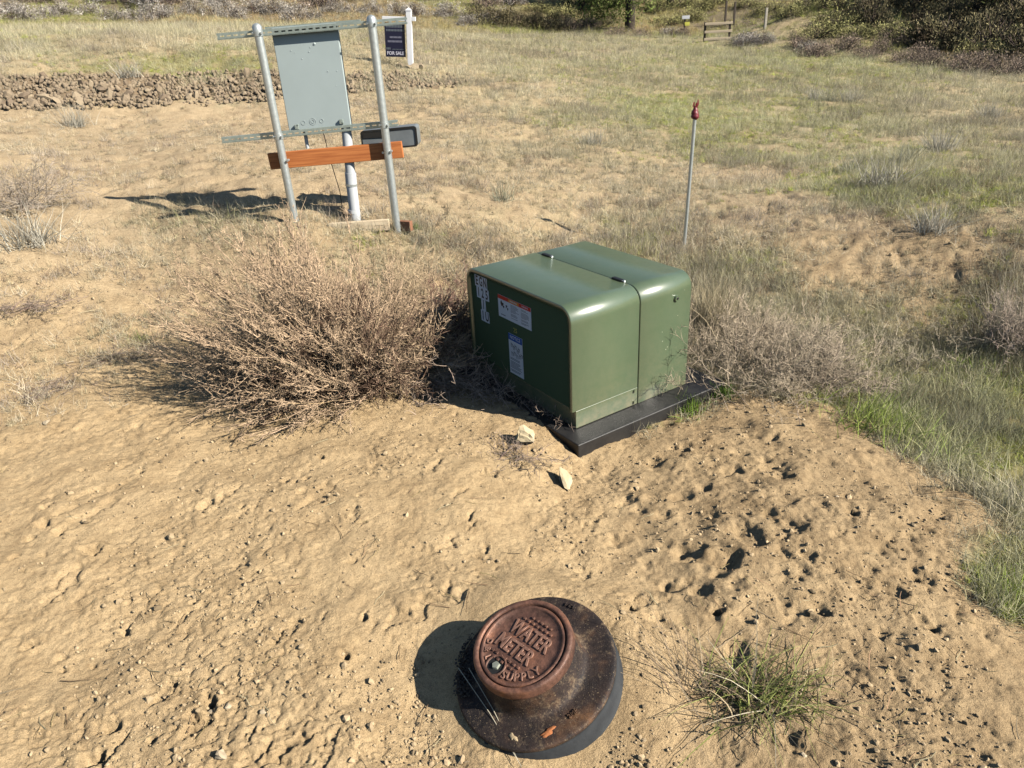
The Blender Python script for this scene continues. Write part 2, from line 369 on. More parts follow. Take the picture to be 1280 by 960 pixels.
M_POST = wood('weathered_post_wood', (.30, .27, .22), (.48, .44, .36)); M_DKPOST = wood('dark_post_wood', (.04, .03, .02), (.08, .06, .045))
M_RED = noisy('red_tape', (.09, .010, .016), (.22, .025, .035), 60, .45)
M_ROCK = noisy('pale_rock', (.46, .37, .22), (.58, .48, .31), 14, .9, bump=.6, bs=60)
M_PIPE = noisy('dusty_black_plastic', (.012, .014, .017), (.04, .044, .048), 9, .85, bump=.5, bs=60)
def rust(name, rustiness):
    m = mat(name, (.05, .03, .025), .55, .1); t = NT(m); crd = t.coord()
    f = t.noise(7, 6, .62, crd); d = t.ramp(f, [(.42, (.014, .010, .010)), (.56, (.034, .021, .017)), (.66, (.10, .052, .028)), (.78, (.28, .13, .045))])
    f2 = t.noise(60, 5, .7, crd); d = t.mix(1.0, d, t.ramp(f2, [(.3, g3(.6)), (.6, g3(1.15))]), 'MULTIPLY')
    g = t.ramp(t.noise(23, 6, .8, crd), [(.53, g3(0)), (.68, g3(.7))]); d = t.mix(g, d, (.28, .20, .12)); g = t.ramp(t.noise(210, 3, .8, crd), [(.62, g3(0)), (.68, g3(.8))]); d = t.mix(g, d, (.36, .27, .16))
    t.base(d); t.l(t.ramp(f2, [(.3, g3(.55)), (.7, g3(.85))]), t.b.inputs['Roughness']); t.bump(t.noise(110, 6, .75, crd), .8, .003); return m
M_IRON = rust('dark_cast_iron', .1); 
M_LID = mat('brown_rusty_iron', (.1, .05, .035), .5, .2); t = NT(M_LID); crd = t.coord()
f = t.noise(9, 6, .65, crd); d = t.ramp(f, [(.32, (.085, .042, .030)), (.48, (.165, .083, .058)), (.60, (.25, .115, .07)), (.72, (.46, .18, .06))])
d = t.mix(1.0, d, t.ramp(t.noise(70, 5, .7, crd), [(.3, g3(.55)), (.65, g3(1.25))]), 'MULTIPLY')
g = t.ramp(t.noise(90, 4, .8, crd), [(.60, g3(0)), (.70, g3(.5))]); d = t.mix(g, d, (.30, .20, .12))
t.base(d); t.bump(t.noise(160, 5, .75, crd), .7, .002); t.l(t.ramp(t.noise(30, 4, .6, crd), [(.3, g3(.38)), (.7, g3(.65))]), t.b.inputs['Roughness'])
M_LETTER = noisy('worn_brown_iron', (.20, .105, .075), (.36, .20, .14), 60, .45, .2, bump=.3)
M_RUST = noisy('orange_rust', (.30, .10, .035), (.45, .17, .06), 60, .9, bump=.5)
M_SANDM = noisy('loose_sand', (.36, .27, .16), (.50, .39, .24), 200, .95, bump=.5, bs=500)
M_BOLT = noisy('grey_bolt', (.25, .27, .22), (.4, .42, .34), 60, .45, .3)
M_LABW = mat('white_label', (.80, .80, .82), .5); M_LABR = mat('red_print', (.60, .035, .02), .5); M_LABO = mat('orange_print', (.75, .3, .04), .5)
M_LABB = mat('blue_print', (.03, .10, .40), .5); M_INK = mat('black_ink', (.012, .012, .012), .5); M_GREYINK = mat('grey_ink', (.18, .18, .2), .5); M_YEL = mat('yellow_print', (.45, .40, .10), .5)
M_BARK = noisy('dark_bark', (.03, .022, .016), (.07, .052, .04), 14, .95, bump=.6)

# ------------------------------------------------------------------ ground sheet
LEFTP = [(315, 80, .6), (350, 30, .6), (410, 65, .45), (595, 95, .6), (840, 155, .7), (800, 205, .6), (535, 275, 1.), (630, 285, .6), (365, 190, .7), (215, 190, .6), (235, 395, 1.1), (155, 345, .9), (110, 325, .9), (115, 285, .7), (75, 360, .7), (40, 410, .9),
         (325, 600, .6), (80, 645, .7), (160, 670, .6), (545, 790, 1.1), (505, 828, .8), (240, 690, .4), (290, 860, .8), (455, 740, .7), (240, 940, 1.3), (950, 570, .7), (900, 665, .7), (160, 700, .5), (395, 888, .5), (700, 243, .5), (945, 320, .5), (550, 500, .4), (760, 500, .4)]
RIGHTP = [(475, 105, .8), (445, 155, .8), (535, 200, 1.7), (575, 230, .9), (180, 180, 1.), (265, 285, 1.), (335, 255, .8), (100, 300, 1.), (145, 330, .8), (205, 345, .8), (70, 415, 1.), (155, 480, .9), (285, 455, 1.7), (380, 480, 1.6), (460, 395, 1.6), (530, 340, 1.),
          (585, 355, 1.), (430, 550, .9), (320, 570, 1.2), (235, 545, .9), (130, 620, 1.1), (115, 660, .7), (205, 680, 1.1), (370, 635, 1.), (645, 465, 1.1), (625, 515, .8), (570, 450, .8), (690, 185, .8), (790, 190, .9), (755, 280, .8), (770, 335, 1.1), (965, 515, 1.1),
          (1005, 680, 1.2), (820, 490, .9), (895, 560, 1.1), (675, 620, .9), (595, 640, .8), (1050, 345, .8), (540, 110, .8), (710, 115, .8), (415, 760, 1.2), (860, 690, .8), (1160, 680, .8), (240, 140, .8), (410, 210, 1.), (330, 120, .6), (270, 140, .8), (510, 290, .7), (730, 400, .7), (480, 240, .6), (130, 270, .6), (440, 650, .7), (560, 600, .8), (940, 410, .6), (1130, 460, .6)]
pits = []
for x, y, s in LEFTP: g = ground(x / 2.087, 500 + y / 2.087); pits.append((g.x, g.y, .027 * s, .040 * s, .7))
for x, y, s in RIGHTP: g = ground(740 + x / 2.37, 500 + y / 2.37); pits.append((g.x, g.y,   .040 * s, .0165 * s, 1.))
HOLES = [(965, 515), (1005, 680), (115, 660), (770, 335), (370, 635)]
for x, y in HOLES: g = ground(740 + x / 2.37, 500 + y / 2.37); pits.append((g.x, g.y, .015, .045, 1.))
rp = np.random.default_rng(5)
for i in range(170):                                   # more scuffs and small prints
    px = rp.uniform(20, 1250); py = rp.uniform(420, 950)
    if py < 510 and px > 220: continue
    right = px > 760
    g = ground(px, py); s = rp.uniform(.3, .9) * (1.3 if right else .65); pits.append((g.x, g.y, .034 * s, .011 * s, rp.uniform(.5, 1)))
for i in range(260):                                   # hoof prints across the bare ground further off
    px = rp.choice([rp.uniform(0, 620), rp.uniform(880, 1230)]); py = rp.uniform(150, 250) if px < 620 else rp.uniform(255, 370)
    g = ground(px, py); s = rp.uniform(.6, 1.3); pits.append((g.x, g.y, .035 * s, .018 * s, 1.))

METER_C = pz(669, 836, .052)
METER_N = unit(np.array([-.265, -.155, .95]))
def bankmask(x, y):                                # the rock bank stays free of grass
    th = np.degrees(np.arctan2(x, y)); r = np.hypot(x, y)
    lo = np.interp(th, [-40, -7, -3], [11.8, 12.5, 13]); hi = np.interp(th, [-40, -20, -7, -3], [12.9, 13.0, 13.6, 13.6]); return (th < -4) & (r > lo) & (r < hi)
def build_ground():
    rad = [0.02, .3, .6, .8]; r_ = .9
    while r_ < 5.2: rad.append(r_); r_ *= 1.0031
    while r_ < 32: rad.append(r_); r_ *= 1.0056
    while r_ < 1200: rad.append(r_); r_ *= 1.05
    rad = np.array(rad)
    th = np.concatenate([np.arange(-52, 52, .165), np.arange(52, 308, 3.2)]); th = np.radians(th)
    TT, RR = np.meshgrid(th, rad); X = (RR * np.sin(TT)).ravel(); Y = (RR * np.cos(TT)).ravel()
    Z = H(X, Y); r = np.hypot(X, Y); dry, grn = cover(X, Y); hm = hillmask(X, Y)
    tdeg = np.degrees(np.arctan2(X, Y))
    rightside = sstep(.1, .7, X) * (r < 6)
    sand = (1 - sstep(.1, .5, dry + grn)) * (r < 9)
    near = 1 - sstep(5, 9, r)
    # lumpy trodden relief
    n_a = fbm(X, Y, 5, 4, 21); n_b = fbm(X, Y, 16, 4, 31); n_c = fbm(X, Y, 55, 3, 41)
    ridge = 1 - np.abs(fbm(X + .02 * n_b, Y, 9, 3, 51))
    Z += near * (n_a * (.019 + .005 * rightside) + n_b * (.0045 + .003 * rightside) + n_c * (.0013 + .0012 * rightside))
    Z += near * .010 * np.clip(fbm(X, Y, 8, 3, 61), -1, 1) * rightside
    # diagonal crust ripples on the left of the bare sand
    u = (X * .62 + Y * .78); v_ = (-X * .78 + Y * .62)
    Z += near * (1 - rightside) * .0022 * fbm(u * 3.2, v_ * 8, 1., 4, 71)
    cr = fbm(u * 7 + .5 * n_b, v_ * 15 + .6 * n_b, 1., 3, 73) - .25 * sstep(-.3, .3, -n_a)
    Z -= near * (1 - rightside) * .013 * sstep(.36, .5, cr)
    cl = np.abs(fbm(X + .01 * n_c, Y, 24, 3, 75)); cm = sstep(-.35, .35, fbm(X, Y, 2.6, 3, 76))
    Z += near * (.0068 * sstep(0, .24, cl) - .003) * (.18 + .95 * cm) * (1 - .4 * rightside)
    Z += near * .0022 * fbm(X, Y, 85, 2, 78) * (.25 + .75 * cm) * (1 - .4 * rightside)
    sc_ = fbm(X, Y, 3.1, 3, 77); pk = fbm(X, Y, 60, 2, 79)
    Z -= near * .006 * sstep(.25, .55, pk) * sstep(-.05, .35, sc_) * (1 - .75 * rightside)
    # far ground relief
    far = sstep(4, 7, r) * (1 - sstep(30, 50, r))
    Z += far * (.018 * fbm(X, Y, 4.5, 3, 81) - .022 * sstep(.2, .5, fbm(X, Y, 8, 2, 83)))
    # pits
    rr_ = np.random.default_rng(3)
    order = np.argsort(r); 
    for (qx, qy, qr, qd, _) in pits:
        rq = math.hypot(qx, qy); m0 = np.searchsorted(rad, rq - 3 * qr); m1 = np.searchsorted(rad, rq + 3 * qr); nc = len(th)
        sl_ = slice(m0 * nc, m1 * nc); x = X[sl_]; y = Y[sl_]
        an = rr_.uniform(0, 3.14); e = rr_.uniform(.5, 1.); dx = x - qx; dy = y - qy
        a = (dx * math.cos(an) + dy * math.sin(an)); b = (-dx * math.sin(an) + dy * math.cos(an)) / e
        d = np.hypot(a, b) / qr
        k = d < 2.6
        if not k.any(): continue
        dd = d[k] + .5 * vnoise(x[k] / qr * 1.3, y[k] / qr * 1.3, 91) + .2 * vnoise(x[k] / qr * 3.3, y[k] / qr * 3.3, 92)
        z = Z[sl_]; z[k] += -qd * (1 - sstep(.2, 1.35, dd)) + qd * .12 * np.exp(-((dd - 1.6) / .5) ** 2)
    # sand banked against the tilted meter ring, high side and low side alike
    mx, my = METER_C[0], METER_C[1]; md = np.hypot(X - mx, Y - my)
    pl = METER_C[2] - (METER_N[0] * (X - mx) + METER_N[1] * (Y - my)) / METER_N[2] - (.006 + .068 * sstep(-.16, .2, X - mx))
    wm = 1 - sstep(.24, .52, md + .03 * n_a)
    Z = Z * (1 - wm) + (pl + .35 * (Z + .01)) * wm
    Z = np.where(md < .20, np.minimum(Z, pl - .05), Z)
    # ---- colour
    S = np.array([.525, .385, .218]); S2 = np.array([.40, .288, .165]); LT = np.array([.42, .335, .20]); LTg = np.array([.35, .295, .185]); GR = np.array([.20, .20, .065]); HL = np.array([.24, .215, .095]); HB = np.array([.22, .175, .12])
    mixn = .5 + .5 * fbm(X, Y, 2.3, 4, 101)
    C = S[None] * (1 - .35 * mixn[:, None]) + S2[None] * (.35 * mixn[:, None])
    fr_ = sstep(4, 6.5, r)[:, None] * .8; C = C * (1 - fr_) + np.array([.43, .335, .215]) * (1 + .2 * fbm(X, Y, 5, 4, 107)[:, None]) * fr_
    damp = rightside * sstep(.25, .75, .5 + .5 * fbm(X, Y, 2.0, 4, 103) + .15) * .55
    C = C * (1 - damp[:, None]) + S2[None] * .82 * damp[:, None]
    fine = fbm(X, Y, 7, 4, 111); finer = fbm(X, Y, 28, 3, 113)
    dm = sstep(.25, .75, dry + (.55 * fine + .25 * finer) * sstep(.02, .2, dry))
    gm = sstep(.35, .8, grn + (.5 * fbm(X, Y, 3.2, 4, 121) + .2 * finer) * sstep(.05, .25, grn)) * .7
    lt = LT[None] + (LTg - LT)[None] * sstep(-.3, .5, fbm(X, Y, .7, 3, 131))[:, None]
    lt = lt * (1 + .25 * finer[:, None])
    C = C * (1 - .85 * dm[:, None]) + lt * .85 * dm[:, None]
    C = C * (1 - gm[:, None]) + GR[None] * (1 + .3 * fine[:, None]) * gm[:, None]
    bm_ = bankmask(X, Y)[:, None] * 1.0; C = C * (1 - .8 * bm_) + np.array([.20, .145, .095]) * .8 * bm_
    hh = sstep(0, 3, hm); hn = sstep(-.25, .25, fbm(X, Y, .35, 4, 141)); hc = HL[None] * (1 - hn[:, None]) + HB[None] * hn[:, None]
    C = C * (1 - hh[:, None]) + hc * (1 + .3 * fbm(X, Y, 2.5, 3, 143)[:, None]) * hh[:, None]
    nr, nc = RR.shape; idx = np.arange(nr * nc).reshape(nr, nc); nx = np.roll(idx, -1, 1)
    F = np.stack([idx[:-1], nx[:-1], nx[1:], idx[1:]], -1).reshape(-1, 4)[:, ::-1]
    me = mesh_np('ground', np.stack([X, Y, Z], 1), F, M_GROUND, np.clip(C, .01, 1), True)
    o = link('ground', me); tag(o, kind='structure')
    return o
GROUND = build_ground()
tag(GROUND, 'bare tan sand in front running back into dry grassy field and hillside')

# ------------------------------------------------------------------ instanced ground cover
def scatter(name, protos, P, rot, scl, tint, idx, label, cat):
    me = bpy.data.meshes.new(name); me.vertices.add(len(P)); me.vertices.foreach_set('co', np.asarray(P, np.float32).ravel())
    a = me.attributes.new('rot', 'FLOAT_VECTOR', 'POINT'); a.data.foreach_set('vector', np.asarray(rot, np.float32).ravel())
    a = me.attributes.new('scl', 'FLOAT', 'POINT'); a.data.foreach_set('value', np.asarray(scl, np.float32))
    a = me.attributes.new('pick', 'INT', 'POINT'); a.data.foreach_set('value', np.asarray(idx, np.int32))
    a = me.attributes.new('tint', 'FLOAT_COLOR', 'POINT'); t4 = np.ones((len(P), 4), np.float32); t4[:, :3] = tint; a.data.foreach_set('color', t4.ravel())
    o = link(name, me)
    ng = bpy.data.node_groups.new(name + '_nodes', 'GeometryNodeTree')
    ng.interface.new_socket('Geometry', in_out='INPUT', socket_type='NodeSocketGeometry'); ng.interface.new_socket('Geometry', in_out='OUTPUT', socket_type='NodeSocketGeometry')
    N = ng.nodes.new; gi = N('NodeGroupInput'); go = N('NodeGroupOutput'); ip = N('GeometryNodeInstanceOnPoints'); gj = N('GeometryNodeGeometryToInstance')
    for pm in reversed(protos):
        po = bpy.data.objects.new(pm.name, pm); oi = N('GeometryNodeObjectInfo'); oi.inputs['Object'].default_value = po; oi.inputs['As Instance'].default_value = False
        ng.links.new(oi.outputs['Geometry'], gj.inputs[0])
    def named(nm, ty):
        q = N('GeometryNodeInputNamedAttribute'); q.data_type = ty; q.inputs['Name'].default_value = nm; return q.outputs['Attribute']
    m2p = N('GeometryNodeMeshToPoints'); ng.links.new(gi.outputs[0], m2p.inputs[0]); ng.links.new(m2p.outputs[0], ip.inputs['Points'])
    ng.links.new(gj.outputs[0], ip.inputs['Instance']); ip.inputs['Pick Instance'].default_value = True
    ng.links.new(named('pick', 'INT'), ip.inputs['Instance Index']); ng.links.new(named('rot', 'FLOAT_VECTOR'), ip.inputs['Rotation']); ng.links.new(named('scl', 'FLOAT'), ip.inputs['Scale'])
    ng.links.new(ip.outputs[0], go.inputs[0])
    md = o.modifiers.new('scatter', 'NODES'); md.node_group = ng
    tag(o, label, cat, kind='stuff'); return o
def tuft(name, n, L0, L1, lean, wdt, c1, c2, sag=.12, spread=.02, K=4, wob=.12, seed=0):
    rg = np.random.default_rng(seed); az = rg.uniform(0, 2 * np.pi, n); le = np.abs(rg.normal(0, lean, n)).clip(0, 1.5)
    d = np.stack([np.cos(az) * np.sin(le), np.sin(az) * np.sin(le), np.cos(le)], 1); root = np.stack([rg.normal(0, spread, n), rg.normal(0, spread, n), np.full(n, -.005)], 1)
    P = sweep(root, d, rg.uniform(L0, L1, n), K, sag, wob, rg); P[:, 1:, 2] = np.maximum(P[:, 1:, 2], .004)
    side = unit(np.cross(d, rg.normal(0, 1, (n, 3)))); Wd = wdt * np.linspace(1, .15, K)[None] * rg.uniform(.6, 1.3, (n, 1))
    V, F, per = ribbons(P, Wd, side); k = rg.random((n, 1)); c = np.array(c1) * k + np.array(c2) * (1 - k); c = np.repeat(c * np.exp(rg.normal(0, .2, (n, 1))), per, 0)
    return mesh_np(name, V, F, M_GI, c)
STRAW, STRAW2, GREYG = (.72, .62, .40), (.56, .45, .27), (.60, .53, .42)
dryP = [tuft('dry_tuft', 26, .03, .09, 1.0, .0017, STRAW, STRAW2, seed=i) for i in range(3)] + \
       [tuft('matted_straw', 26, .06, .16, 1.35, .0017, STRAW, GREYG, sag=.02, spread=.05, seed=10 + i) for i in range(3)] + \
       [tuft('tall_straw', 16, .10, .24, .5, .0018, STRAW, STRAW2, sag=.08, seed=20)] + \
       [tuft('grey_weed', 34, .07, .19, .65, .0016, (.50, .43, .36), (.36, .29, .23), sag=.02, spread=.05, wob=.2, seed=25), tuft('brown_weed', 34, .05, .14, .8, .0016, (.46, .34, .24), (.32, .23, .16), sag=.02, spread=.06, wob=.2, seed=26)]
grnP = [tuft('green_tuft', 30, .03, .09, .7, .0022, (.34, .42, .08), (.50, .54, .15), spread=.025, seed=30 + i) for i in range(3)]
def scatter_pts(n, r0, r1, seed, thr=50):
    rg = np.random.default_rng(seed); th = np.radians(rg.uniform(-thr, thr, n)); r = np.exp(rg.uniform(math.log(r0), math.log(r1), n))
    return r * np.sin(th), r * np.cos(th), rg
def avoid(x, y):                                   # keep the footprints of cabinet, pad and meter clear
    dx = x - .273; dy = y - 2.901; a = dx * .8366 + dy * .5478; b = -dx * .5478 + dy * .8366
    pad = (a > -.1) & (a < .92) & (b > -.13) & (b < .98)
    return ~(pad | (np.hypot(x - METER_C[0], y - METER_C[1]) < .28))
x, y, rg = scatter_pts(210000, 1.6, 34, 1); dry, grn = cover(x, y); dry = np.maximum(dry, .16 * sstep(4, 6, np.hypot(x, y)))
den = np.clip(dry, 0, 1) * (.60 + 1.4 * fbm(x, y, 1.7, 4, 201)) * 1.0 + .25 * dry
keep = (rg.random(len(x)) < den) & avoid(x, y) & ~(bankmask(x, y) & (rg.random(len(x)) < .15)); x, y, dry, grn = x[keep], y[keep], dry[keep], grn[keep]; r = np.hypot(x, y); n = len(x)
z = H(x, y); hm = hillmask(x, y)
rot = np.stack([rg.normal(0, .12, n), rg.normal(0, .12, n), rg.uniform(0, 6.28, n)], 1)
tnt = (.76 + .24 * sstep(-.5, .5, fbm(x, y, .8, 3, 203)))[:, None] * np.exp(rg.normal(0, .18, (n, 1))) * np.array([1, 1, 1]) * (1 - .14 * np.clip(grn, 0, 1)[:, None] * np.array([1, 0, 1.6]))
pick = np.where(rg.random(n) < .5, rg.integers(3, 6, n), rg.integers(0, 3, n)); pick = np.where((rg.random(n) < .035 * (r > 4)), 6, pick); wp = fbm(x, y, 1.1, 3, 211); pick = np.where((wp > .16) & (rg.random(n) < .28) & (r > 3.5), 7 + (rg.random(n) < .5), pick)
scl = rg.uniform(.55, 1.15, n) * (1 + .45 * sstep(8, 22, r)) * (.65 + .35 * dry)
scatter('dry_grass', dryP, np.stack([x, y, z], 1), rot, scl, tnt, pick, 'matted straw coloured dry grass spread over the field', 'dry grass'); N_DRY = n
x, y, rg = scatter_pts(80000, 1.6, 34, 2); dry, grn = cover(x, y)
den = sstep(.25, .85, grn + (.6 * fbm(x, y, 3.2, 4, 121) + .25 * fbm(x, y, 28, 3, 113)) * sstep(.05, .25, grn)) * .75 * np.where(np.hypot(x, y) < 5, .6, 1)
keep = (rg.random(len(x)) < den) & avoid(x, y) & ~bankmask(x, y); x, y = x[keep], y[keep]; r = np.hypot(x, y); n = len(x)
rot = np.stack([rg.normal(0, .15, n), rg.normal(0, .15, n), rg.uniform(0, 6.28, n)], 1)
tnt = np.exp(rg.normal(0, .2, (n, 1))) * np.array([1, 1, 1]) * (1 + .25 * rg.random((n, 1)) * np.array([1, .6, .2]))
scatter('green_grass', grnP, np.stack([x, y, H(x, y)], 1), rot, rg.uniform(.4, .9, n) * (1 + .4 * sstep(8, 22, r)) * (.62 + .2 * (r > 5)), tnt, rg.integers(0, 3, n), 'short fresh green grass growing in patches between the straw', 'green grass'); N_GRN = n
# hillside cover
x, y, rg = scatter_pts(60000, 22, 60, 3, 46); hm = hillmask(x, y); keep = hm > .2; x, y = x[keep], y[keep]; n = len(x)
g = sstep(-.1, .35, fbm(x, y, .22, 3, 301) + .25 * np.exp(-((np.degrees(np.arctan2(x, y)) - 13) / 9) ** 2))[:, None]
tnt = ((1 - g) * np.array([.85, .75, .62]) + g * np.array([.62, .78, .36])) * np.exp(rg.normal(0, .3, (n, 1)))
scatter('hillside_grass', dryP, np.stack([x, y, H(x, y)], 1), np.stack([rg.normal(0, .2, n), rg.normal(0, .2, n), rg.uniform(0, 6.28, n)], 1), rg.uniform(1.0, 2.2, n), tnt, rg.choice([0, 1, 2, 0, 1, 2, 6], n), 'rough olive and tan growth covering the hillside behind the field', 'hillside grass')
# loose grit, clods and straw bits on the sand
def pebble_mesh(name, seed, flat=.7):
    import bmesh
    rg = np.random.default_rng(seed); bm = bmesh.new(); bmesh.ops.create_icosphere(bm, subdivisions=1, radius=1)
    for v in bm.verts: v.co *= rg.uniform(.7, 1.2); v.co.z *= flat
    me = bpy.data.meshes.new(name); bm.to_mesh(me); bm.free(); a = me.attributes.new('Col', 'FLOAT_COLOR', 'POINT')
    a.data.foreach_set('color', np.tile([.44, .33, .2, 1], len(me.vertices)).astype(np.float32)); me.materials.append(M_CLOD); return me
M_CLOD = veg_mat('clod', 0, True, .95)
x, y, rg = scatter_pts(42000, 1.0, 6.5, 4); dry, grn = cover(x, y)
keep = (rg.random(len(x)) < sstep(-.35, .5, fbm(x, y, 2.7, 3, 401))) & avoid(x, y); x, y = x[keep], y[keep]; n = len(x)
s = np.exp(rg.normal(math.log(.0026), .6, n)).clip(.001, .014); tn = np.where(rg.random((n, 1)) < .2, .45, rg.uniform(.75, 1.15, (n, 1))) * np.ones((1, 3))
GZ = {}
bvh = None
from mathutils.bvhtree import BVHTree
def ground_bvh():
    # true sculpted surface near the camera
    me = GROUND.data; nv = len(me.vertices); co = np.empty(nv * 3, np.float32); me.vertices.foreach_get('co', co); co = co.reshape(-1, 3)
    return co
GCO = ground_bvh()
_rad = None
def surf(x, y):
    """height of the sculpted ground sheet by nearest grid vertex"""
    global _rad
    nc = len(np.arange(-52, 52, .165)) + len(np.arange(52, 308, 3.2)); G = GCO.reshape(-1, nc, 3)
    if _rad is None: _rad = np.hypot(G[:, 300, 0], G[:, 300, 1])
    r = np.hypot(x, y); i = np.clip(np.searchsorted(_rad, r), 0, len(_rad) - 1); j = np.clip(np.round((np.degrees(np.arctan2(x, y)) + 52) / .165).astype(int), 0, 630)
    return G[i, j, 2]
def sz(x, y): return float(surf(np.array([x]), np.array([y]))[0])
scatter('sand_grit', [pebble_mesh('clod', i) for i in range(4)], np.stack([x, y, surf(x, y) + s * .25], 1), rg.uniform(0, 6.28, (n, 3)), s, tn, rg.integers(0, 4, n), 'small clods and grit lying loose on the bare sand', 'grit')
def twig_mesh(name, seed):
    rg = np.random.default_rng(seed); n = 1 + seed % 2; P = sweep(rg.normal(0, .012, (n, 3)) * [1, 1, 0] + [0, 0, .004], unit(rg.normal(0, 1, (n, 3)) * [1, 1, .12]), rg.uniform(.02, .08, n), 4, 0, .2, rg)
    P[..., 2] = np.clip(P[..., 2], .001, .006); V, F, per = tubes(P, np.full((n, 4), .0009) * np.linspace(1, .5, 4)); return mesh_np(name, V, F, M_GI, percol((.38, .29, .19), .4, n, per, rg))
x, y, rg = scatter_pts(5200, 1.2, 7, 6); dr, gr = cover(x, y)
keep = (rg.random(len(x)) < .06 + .3 * sstep(.15, .6, fbm(x, y, 1.9, 3, 411)) + .6 * dr) & avoid(x, y); x, y = x[keep], y[keep]; n = len(x)
scatter('twig_litter', [twig_mesh('twig', i) for i in range(5)], np.stack([x, y, surf(x, y)], 1), np.stack([0 * x, 0 * x, rg.uniform(0, 6.28, n)], 1), rg.uniform(.6, 1.6, n), rg.uniform(.5, 1.4, (n, 1)) * np.ones((1, 3)), rg.integers(0, 5, n), 'scraps of dry twig and straw littering the sand', 'twig litter')

# ------------------------------------------------------------------ green transformer cabinet
A_YAW = 0.57973
BO = Vector((.2725, 2.9009, -.047)); DA, WB, HC = .75, .871, .60
def rprof(w0, w1, z0, z1, r0, r1, n=10):
    """inverted U: from (w0,z0) up and over to (w1,z0)"""
    P = [(w0, z0), (w0, z1 - r0 - .05), (w0, z1 - r0 - .006)]
    for k in range(n + 1):
        q = math.pi - k * math.pi / 2 / n; P.append((w0 + r0 + math.cos(q) * r0, z1 - r0 + math.sin(q) * r0))
    P += [(w0 + r0 + .006, z1), (w0 + r0 + .06, z1), (w1 - r1 - .06, z1), (w1 - r1 - .006, z1)]
    for k in range(n + 1):
        q = math.pi / 2 - k * math.pi / 2 / n; P.append((w1 - r1 + math.cos(q) * r1, z1 - r1 + math.sin(q) * r1))
    P += [(w1, z1 - r1 - .006), (w1, z1 - r1 - .05), (w1, z0)]; return P
def shell(mb, prof, a0, a1, thick, inner=True, crown=0.0, ends='both'):
    """extrude a U profile along a (x axis); y is b, z up"""
    c = (sum(p[0] for p in prof) / len(prof)); 
    def ring(a, t, dz=0):
        out = []
        m = len(prof)
        for i, (b, z) in enumerate(prof):
            p0 = prof[max(i - 1, 0)]; p1 = prof[min(i + 1, m - 1)]; tx, tz = p1[0] - p0[0], p1[1] - p0[1]; L = math.hypot(tx, tz) or 1
            nx, nz = tz / L, -tx / L                      # inward normal
            out.append((a, b + nx * t, z + nz * t + dz))
        return out
    n = len(prof)
    rings = [ring(a0 + thick, thick), ring(a0, thick), ring(a0 - .0, 0.003), ring(a0 + .004, 0), ring(a1 - .004, 0), ring(a1, .004), ring(a1, thick), ring(a1 - thick, thick)]
    V = [v for r_ in rings for v in r_]; F = []
    for k in range(len(rings) - 1):
        for i in range(n - 1): F.append((k * n + i, (k + 1) * n + i, (k + 1) * n + i + 1, k * n + i + 1))
    mb.add(V, F, True)
cab = empty('transformer_cabinet', BO, (0, 0, A_YAW))
tag(cab, 'green metal pad mounted electrical transformer box with warning stickers on its shaded front', 'transformer')
prof = rprof(0, WB, .095, HC, .075, .075)
mb = MB(); shell(mb, prof, -.004, .405, .022); hood = mb.build('hood', M_GREEN, cab)
prof2 = rprof(.004, WB - .004, .0, HC - .003, .073, .073)
mb = MB(); shell(mb, prof2, .413, DA, .02)
# back plate of the tank
bp = [(DA - .004, b, z) for b, z in prof2]; mb.add(bp, [tuple(range(len(bp)))]); tank = mb.build('tank', M_GREEN, cab)
# dark joint between hood and tank
mb = MB(); pj = rprof(.010, WB - .010, .0, HC - .010, .068, .068); V = [(a, b, z) for a in (.398, .420) for b, z in pj]; n = len(pj); mb.add(V, [(i, n + i, n + i + 1, i + 1) for i in range(n - 1)]); mb.build('joint_gasket', M_BLACK, cab)
# door, set back inside the hood lip
mb = MB(); pd = rprof(.020, WB - .020, .10, HC - .020, .06, .06); V = [(.012, b, z) for b, z in pd]; mb.add(V, [tuple(range(len(V)))[::-1]]); door = mb.build('door', M_GREEND, cab)
# sill: inset apron below the hood
mb = MB(); mb.box((.020, .004, .0), (.408, .03, .091)); mb.box((.020, WB - .03, .0), (.408, WB - .004, .091)); mb.box((.020, .0305, .0), (.045, WB - .0305, .091)); sill = mb.build('sill', M_GREEN, cab, .003)
for z in (.079, .018):
    mb = MB(); mb.tube([(.385, .0045, z), (.385, -.005, z)], [.009, .007], 12); mb.build('bolt', M_GREEN, cab)
# hinges across the top joint
for b in (.155, .71):
    mb = MB(); mb.obox((.408, b, HC + .003), (.011, 0, 0), (0, .036, 0), (0, 0, .006)); mb.build('hinge', M_BLACK, cab, .003)
    mb = MB(); mb.tube([(.408, b - .046, HC + .004), (.408, b - .036, HC + .004)], .006, 10); mb.build('hinge_pin', M_GALV, cab)
# knob and dimples on the right face
mb = MB(); mb.tube([(.645, .006, .492), (.645, -.006, .492)], [.017, .014], 18); kn = mb.build('lock_knob', M_GREEN, cab)
mb = MB(); mb.tube([(.645, -.0055, .492), (.645, -.0075, .492)], [.008, .006], 14); mb.build('keyhole', M_BLACK, kn)
chips = MB(); rr_ = random.Random(4)
for a, z in [(.37, .44), (.56, .34), (.565, .29), (.59, .24), (.66, .40), (.70, .52), (.6, .25), (.36, .12)]:
    k = 5; ce = [(a + rr_.uniform(.001, .004) * math.cos(q * 1.256), .0032, z + rr_.uniform(.001, .004) * math.sin(q * 1.256)) for q in range(k)]; chips.add(ce, [tuple(range(k))])
chips.build('paint_chip', mat('bare_primer', (.42, .45, .33), .7), cab)['kind'] = 'stuff'

